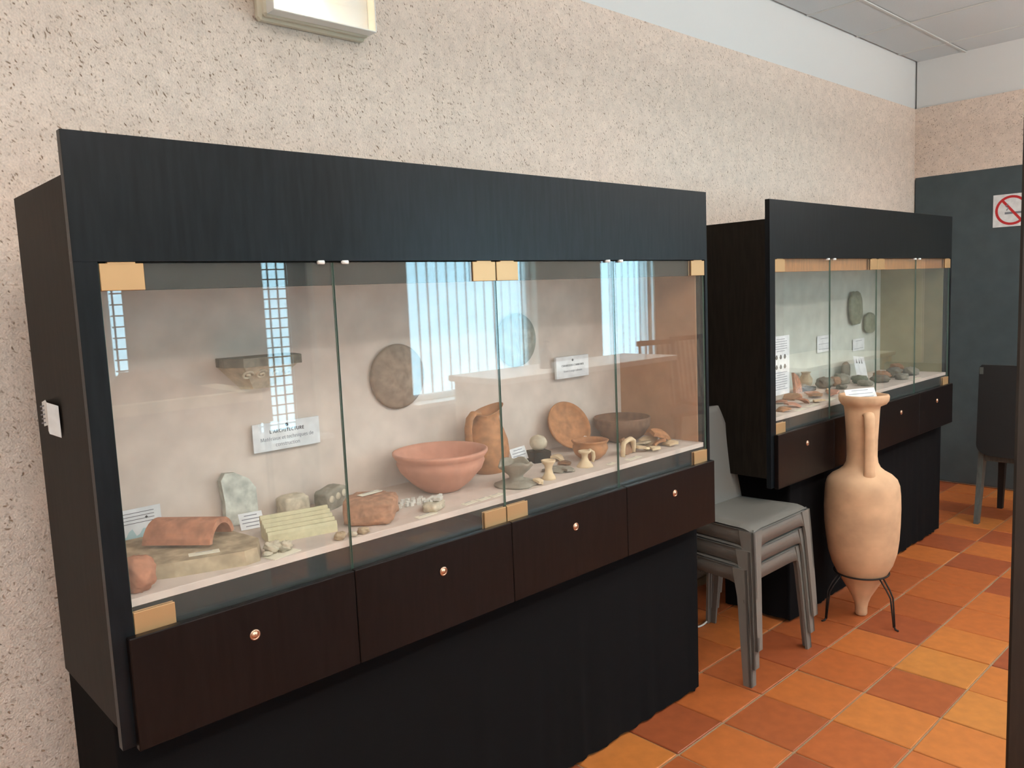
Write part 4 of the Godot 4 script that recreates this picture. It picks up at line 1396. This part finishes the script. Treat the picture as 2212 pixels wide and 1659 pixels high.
	for i in 14:
		for s in [-1.0, 1.0]:
			var dz := Vector3(0, 0, -0.009)
			quad(st, back.call(s, i / 14.0), back.call(s, (i + 1) / 14.0), back.call(s, (i + 1) / 14.0) + dz, back.call(s, i / 14.0) + dz, Vector3(s, 0, 0))
		quad(st, back.call(-1.0 + i / 7.0, 1.0), back.call(-1.0 + (i + 1) / 7.0, 1.0), back.call(-1.0 + (i + 1) / 7.0, 1.0) + Vector3(0, 0, -0.009), back.call(-1.0 + i / 7.0, 1.0) + Vector3(0, 0, -0.009), Vector3.UP)
	part(t, "backrest", st, M.grey_plastic)
	for k in [1, 2]:
		var r: Node3D = t.duplicate()
		r.name = numbered("stacking_chair")
		add_child(r)
		r.position = t.position + Vector3(0.007 * k, 0.072 * k, 0.010 * k)
		r.set_meta("label", labels[k])
	# loop of white cable on the floor behind the near cabinet's cloth
	st = smooth()
	var pts := []
	for k in 13:
		var a := PI * (0.0 + 0.9 * k / 12.0)
		pts.append(Vector3(2.49 + 0.075 * cos(a + PI), 0.006 + 0.05 * (1.0 - sin(a)) * 0.6, 0.03 - 0.02 * k / 12.0))
	tube(st, pts, 0.004, 7)
	solo("white_cable", st, M.white_plastic, "thin white cable curving on the floor beside the near cabinet's cloth", "cable")


func make_side_chair() -> void:
	var t := thing("side_chair", "dark chair with a black backrest and grey legs against the blue panel", "chair", Vector3(5.04, 0.0, 0.62), 0.0)
	# it faces +x, its back towards the cabinets
	for s in [-1.0, 1.0]:
		var st := flat()
		hexa(st, [Vector3(-0.235, 0, s * 0.225), Vector3(-0.195, 0, s * 0.225), Vector3(-0.195, 0, s * 0.200), Vector3(-0.235, 0, s * 0.200)], [Vector3(-0.200, 0.46, s * 0.215), Vector3(-0.130, 0.46, s * 0.215), Vector3(-0.130, 0.46, s * 0.185), Vector3(-0.200, 0.46, s * 0.185)])
		hexa(st, [Vector3(-0.200, 0.46, s * 0.215), Vector3(-0.130, 0.46, s * 0.215), Vector3(-0.130, 0.46, s * 0.185), Vector3(-0.200, 0.46, s * 0.185)], [Vector3(-0.235, 0.955, s * 0.210), Vector3(-0.210, 0.955, s * 0.210), Vector3(-0.210, 0.955, s * 0.190), Vector3(-0.235, 0.955, s * 0.190)])
		part(t, "back_leg", st, M.grey_wood)
		st = flat()
		hexa(st, [Vector3(0.215, 0, s * 0.225), Vector3(0.245, 0, s * 0.225), Vector3(0.245, 0, s * 0.195), Vector3(0.215, 0, s * 0.195)], [Vector3(0.185, 0.43, s * 0.215), Vector3(0.235, 0.43, s * 0.215), Vector3(0.235, 0.43, s * 0.175), Vector3(0.185, 0.43, s * 0.175)])
		part(t, "front_leg", st, M.black_seat)
	var sb := flat()
	box(sb, Vector3(0.03, 0.452, 0), Vector3(0.44, 0.055, 0.43), 0.02)
	part(t, "seat", sb, M.black_seat)
	sb = flat()
	box(sb, Vector3(0.02, 0.405, 0), Vector3(0.40, 0.04, 0.40), 0.004)
	part(t, "seat_frame", sb, M.grey_wood)
	# padded back with a rounded foot
	var o := []
	for k in 25:
		var a := PI + PI * k / 24
		o.append(Vector2(0.213 * signf(cos(a)) * pow(absf(cos(a)), 0.35), -0.20 + 0.07 * sin(a)))
	o.append_array([Vector2(0.213, 0.255), Vector2(0.20, 0.27), Vector2(-0.20, 0.27), Vector2(-0.213, 0.255)])
	sb = flat()
	prism(sb, o, 0.045, Transform3D(Basis(Vector3.UP, PI / 2) * Basis(Vector3.RIGHT, 0.06), Vector3(-0.245, 0.70, 0)))
	part(t, "backrest", sb, M.black_seat)


# ---------- emergency bulkhead light ----------
func make_bulkhead() -> void:
	var t := thing("bulkhead_light", "cream emergency bulkhead light glowing warm on the roughcast wall above the near cabinet", "light", Vector3(0.925, 2.334, WALL_Z), 0.0)
	var st := flat()
	box(st, Vector3(0, 0.085, 0.018), Vector3(0.372, 0.172, 0.036), 0.010)
	part(t, "housing", st, M.housing)
	st = flat()
	box(st, Vector3(0, 0.085, 0.048), Vector3(0.360, 0.162, 0.026), 0.008)
	part(t, "cover_frame", st, M.housing)
	st = flat()
	box(st, Vector3(0, 0.085, 0.0635), Vector3(0.342, 0.146, 0.005), 0.001)
	part(t, "reflector", st, M.reflector)
	for x in [-0.155, 0.0, 0.165]:
		st = smooth()
		lathe(st, [Vector2(0.0035, 0), Vector2(0.0035, 0.002), Vector2(0, 0.0025)], 10)
		part(t, "screw", st, M.iron, Vector3(x, 0.020, 0.066), Vector3(PI / 2, 0, 0))
	st = smooth()
	lathe(st, [Vector2(0, -0.045), Vector2(0.010, -0.044), Vector2(0.016, -0.036), Vector2(0.017, 0.0), Vector2(0.016, 0.036), Vector2(0.010, 0.044), Vector2(0, 0.045)], 20)
	part(t, "bulb", st, M.glow, Vector3(-0.075, 0.062, 0.084), Vector3(0, 0, PI / 2))
	st = flat()
	box(st, Vector3(0, 0.085, 0.104), Vector3(0.344, 0.148, 0.003), 0.001)
	part(t, "clear_cover", st, M.glass)
	st = flat()
	for y in [0.009, 0.161]:
		box(st, Vector3(0, y, 0.084), Vector3(0.350, 0.004, 0.044), 0.001)
	for x in [-0.174, 0.174]:
		box(st, Vector3(x, 0.085, 0.084), Vector3(0.004, 0.150, 0.044), 0.001)
	part(t, "cover_rim", st, M.reflector)
	var l := OmniLight3D.new()
	l.name = "bulb_light"
	l.light_energy = 0.006
	l.light_color = Color(1.0, 0.88, 0.70)
	l.light_size = 0.02
	l.omni_range = 9.0
	l.omni_attenuation = 2.0
	l.shadow_enabled = true
	l.position = Vector3(0.85, 2.396, WALL_Z + 0.084)
	add_child(l)


# ---------- hanging opal light fittings along the room, out of the picture ----------
func make_ceiling_lights() -> void:
	var labels := ["hanging opal light fitting nearest the left wall", "hanging opal light fitting above the camera", "hanging opal light fitting before the near cabinet", "hanging opal light fitting before the amphora", "hanging opal light fitting by the bay"]
	for k in LAMPS.size():
		var t := thing("pendant_light", labels[k], "light", Vector3(LAMPS[k], LAMP_Y, LAMP_Z), 0.0, "hanging light fittings")
		var st := flat()
		box(st, Vector3.ZERO, Vector3(1.22, 0.06, 0.30), 0.012)
		part(t, "diffuser", st, M.panel_glow)
		for s in [-1.0, 1.0]:
			st = flat()
			box(st, Vector3(s * 0.615, 0, 0), Vector3(0.012, 0.066, 0.306), 0.002)
			part(t, "end_cap", st, M.white_plastic)
			st = smooth()
			tube(st, [Vector3(s * 0.45, 0.03, 0), Vector3(s * 0.45, CEIL - LAMP_Y - 0.004, 0)], 0.003, 6)
			part(t, "cord", st, M.white_plastic)
		for s in [-1.0, 1.0]:
			var l := AreaLight3D.new()
			l.name = numbered("pendant_glow")
			l.area_size = Vector2(1.18, 0.27)
			l.area_normalize_energy = false
			l.light_energy = LAMP_DOWN if s < 0.0 else LAMP_UP
			l.light_color = Color(1.0, 0.978, 0.955)
			l.area_range = 14.0
			l.area_attenuation = 2.0
			l.shadow_enabled = true
			l.position = Vector3(LAMPS[k], LAMP_Y + s * 0.036, LAMP_Z)
			l.rotation.x = PI / 2 * s
			add_child(l)


# ---------- sign, post ----------
func make_signs() -> void:
	var t := thing("no_smoking_sign", "white no smoking sign with a red ring on the blue panel", "sign", Vector3(WALL_X - 0.0235, 1.920, 0.295), -PI / 2)
	var st := flat()
	box(st, Vector3.ZERO, Vector3(0.222, 0.216, 0.003), 0.0005)
	part(t, "plate", st, M.paper)
	st = flat()
	for k in 40:
		var a := TAU * k / 40
		var b := TAU * (k + 1) / 40
		hexa(st, [Vector3(cos(a), sin(a), 0) * 0.082, Vector3(cos(b), sin(b), 0) * 0.082, Vector3(cos(b), sin(b), 0) * 0.098, Vector3(cos(a), sin(a), 0) * 0.098], [Vector3(cos(a) * 0.082, sin(a) * 0.082, 0.0005), Vector3(cos(b) * 0.082, sin(b) * 0.082, 0.0005), Vector3(cos(b) * 0.098, sin(b) * 0.098, 0.0005), Vector3(cos(a) * 0.098, sin(a) * 0.098, 0.0005)])
	box(st, Vector3(0, 0, 0.0004), Vector3(0.168, 0.016, 0.0006), 0.0, Basis(Vector3.BACK, -PI / 4 * 1.12))
	part(t, "red_ring", st, M.red_ink, Vector3(0, 0, 0.0016))
	st = flat()
	box(st, Vector3(0.012, -0.018, 0), Vector3(0.105, 0.014, 0.0004))
	part(t, "cigarette", st, M.pale_ink, Vector3(0, 0, 0.0016))
	st = smooth()
	tube(st, [Vector3(-0.030, 0.0, 0), Vector3(-0.020, 0.016, 0), Vector3(-0.034, 0.026, 0), Vector3(-0.022, 0.044, 0)], 0.0035, 6)
	part(t, "smoke", st, M.pale_ink, Vector3(0, 0, 0.0005))
	# dark post close to the camera on the right
	var d := Vector2(cos(deg_to_rad(-14.65)), sin(deg_to_rad(-14.65)))
	var at := Vector2(-0.4105, 1.9657) + d * 1.55
	var right := Vector2(-d.y, d.x)
	var p := thing("door_edge", "dark brown wooden door post at the right edge of the picture", "post", Vector3(at.x + right.x * 0.05, 0, at.y + right.y * 0.05), deg_to_rad(14.65) - PI / 2)
	st = flat()
	box(st, Vector3(0, 1.20, 0), Vector3(0.10, 2.40, 0.055), 0.004)
	part(p, "post", st, M.dark_frame)
	st = flat()
	box(st, Vector3(0, 0.02, 0), Vector3(0.16, 0.04, 0.16), 0.006)
	part(p, "base_plate", st, M.dark_frame)


# ---------- what the glass mirrors, on the other side of the room ----------
func make_far_side() -> void:
	# white counter
	var t := thing("white_counter", "long white topped counter mirrored in the right hand panes of the near cabinet", "counter", Vector3(2.98, 0, 2.55))
	var st := flat()
	span(st, Vector3(0, 0.925, 0), Vector3(1.9, 0.965, 0.55), 0.004)
	part(t, "counter_top", st, M.white_top)
	st = flat()
	span(st, Vector3(0.03, 0.0, 0.05), Vector3(1.87, 0.925, 0.075), 0.002)
	part(t, "front_panel", st, M.desk_side)
	for x in [0.03, 1.845]:
		st = flat()
		span(st, Vector3(x, 0, 0.075), Vector3(x + 0.025, 0.925, 0.52), 0.002)
		part(t, "end_panel", st, M.desk_side)
	t = thing("soap_bottle", "dark pump bottle standing on the white counter, seen mirrored in the glass", "bottle", Vector3(3.62, 0.965, 2.78))
	st = smooth()
	lathe(st, [Vector2(0, 0), Vector2(0.042, 0), Vector2(0.046, 0.006), Vector2(0.046, 0.09), Vector2(0.040, 0.115), Vector2(0.020, 0.135), Vector2(0.014, 0.14), Vector2(0, 0.14)], 32)
	part(t, "flask", st, M.bottle)
	st = smooth()
	lathe(st, [Vector2(0, 0.14), Vector2(0.016, 0.14), Vector2(0.016, 0.162), Vector2(0.006, 0.164), Vector2(0.006, 0.19), Vector2(0, 0.19)], 20)
	tube(st, [Vector3(-0.012, 0.192, 0), Vector3(0.018, 0.193, 0), Vector3(0.038, 0.186, 0)], 0.006, 8)
	part(t, "pump", st, M.bottle)
	# wooden chairs by the narrow window
	var names := ["red brown wooden chair with slatted back nearer the counter, mirrored in the glass", "red brown wooden chair with slatted back under the narrow window, mirrored in the glass"]
	var first: Node3D
	for k in 2:
		if k == 0:
			first = slat_chair(names[0])
			first.position = Vector3(5.20, 0, 2.78)
			first.rotation.y = 0.25
		else:
			var r: Node3D = first.duplicate()
			r.name = numbered("slat_back_chair")
			add_child(r)
			r.position = Vector3(5.80, 0, 2.86)
			r.rotation.y = 0.15
			r.set_meta("label", names[1])
	# table with a relief model
	t = thing("model_table", "cream plinth under the terrain model, mirrored at the left of the glass", "plinth", Vector3(0.70, 0, 2.62))
	st = flat()
	span(st, Vector3(-0.1, 1.02, 0), Vector3(0.70, 1.075, 0.56), 0.004)
	part(t, "table_top", st, mat(c8(240, 230, 196), 0.6))
	st = flat()
	span(st, Vector3(-0.08, 0, 0.02), Vector3(0.68, 1.02, 0.54), 0.003)
	part(t, "plinth_body", st, M.plain_wall)
	st = smooth()
	var nz := FastNoiseLite.new()
	nz.seed = 77
	nz.frequency = 2.2
	var hill := func(i: int, j: int) -> Vector3:
		var x := i / 24.0
		var z := j / 18.0
		var e := sin(PI * x) * sin(PI * z)
		return Vector3(-0.05 + 0.62 * x, 1.076 + e * (0.15 + 0.10 * nz.get_noise_2d(x * 2.0, z * 2.0)) * clampf(1.25 - x, 0.2, 1.0), 0.03 + 0.5 * z)
	for i in 24:
		for j in 18:
			quad(st, hill.call(i, j), hill.call(i + 1, j), hill.call(i + 1, j + 1), hill.call(i, j + 1), Vector3.UP)
	solo("terrain_model", st, M.terrain, "brown relief model of a hill standing on the cream table, mirrored in the glass", "model", Vector3(0.70, 0, 2.62))
	# display board before the grid window
	t = thing("display_board", "grey display board standing before the gridded window, mirrored in the glass", "board", Vector3(1.40, 0, 3.36))
	st = flat()
	span(st, Vector3(-0.40, 0.79, -0.015), Vector3(0.40, 2.12, 0.015), 0.003)
	part(t, "panel", st, M.board)
	for x in [-0.36, 0.36]:
		st = flat()
		span(st, Vector3(x - 0.015, 0, -0.015), Vector3(x + 0.015, 0.79, 0.015))
		part(t, "leg", st, M.iron)
		st = flat()
		span(st, Vector3(x - 0.015, 0, -0.14), Vector3(x + 0.015, 0.02, 0.10))
		part(t, "foot", st, M.iron)
	# amber table farther along
	t = thing("long_table", "amber wooden table far off in the next bay, mirrored in the last pane", "table", Vector3(6.1, 0, 2.0))
	st = flat()
	span(st, Vector3(0, 0.72, 0), Vector3(1.9, 0.76, 0.8), 0.004)
	part(t, "table_top", st, M.cream_paper)
	for x in [0.03, 1.80]:
		for z in [0.03, 0.70]:
			st = flat()
			span(st, Vector3(x, 0, z), Vector3(x + 0.07, 0.72, z + 0.07), 0.003)
			part(t, "leg", st, M.amber_wood)
	st = flat()
	span(st, Vector3(0, 0, 0), Vector3(0.012, 0.75, 0.55), 0.002)
	solo("poster", st, M.poster_green, "green poster on the far ochre wall, mirrored in the last pane", "poster", Vector3(8.486, 1.45, 1.1))


func slat_chair(label: String) -> Node3D:
	var t := thing("slat_back_chair", label, "chair", Vector3.ZERO, 0.0, "wooden chairs across the room")
	for s in [-1.0, 1.0]:
		var st := smooth()
		tube(st, [Vector3(s * 0.20, 0.0, 0.24), Vector3(s * 0.20, 0.45, 0.20), Vector3(s * 0.185, 1.02, 0.27)], [0.016, 0.019, 0.014], 10)
		part(t, "back_leg", st, M.red_wood)
		st = smooth()
		tube(st, [Vector3(s * 0.20, 0.0, -0.22), Vector3(s * 0.195, 0.44, -0.20)], [0.014, 0.018], 10)
		part(t, "front_leg", st, M.red_wood)
	var sb := flat()
	box(sb, Vector3(0, 0.455, 0), Vector3(0.44, 0.035, 0.44), 0.008)
	part(t, "seat", sb, M.red_wood)
	sb = flat()
	box(sb, Vector3(0, 1.03, 0.272), Vector3(0.42, 0.045, 0.026), 0.006)
	part(t, "top_rail", sb, M.red_wood)
	for k in 5:
		sb = smooth()
		tube(sb, [Vector3(-0.12 + 0.06 * k, 0.47, 0.203), Vector3(-0.12 + 0.06 * k, 1.02, 0.268)], 0.007, 8)
		part(t, "back_slat", sb, M.red_wood)
	return t
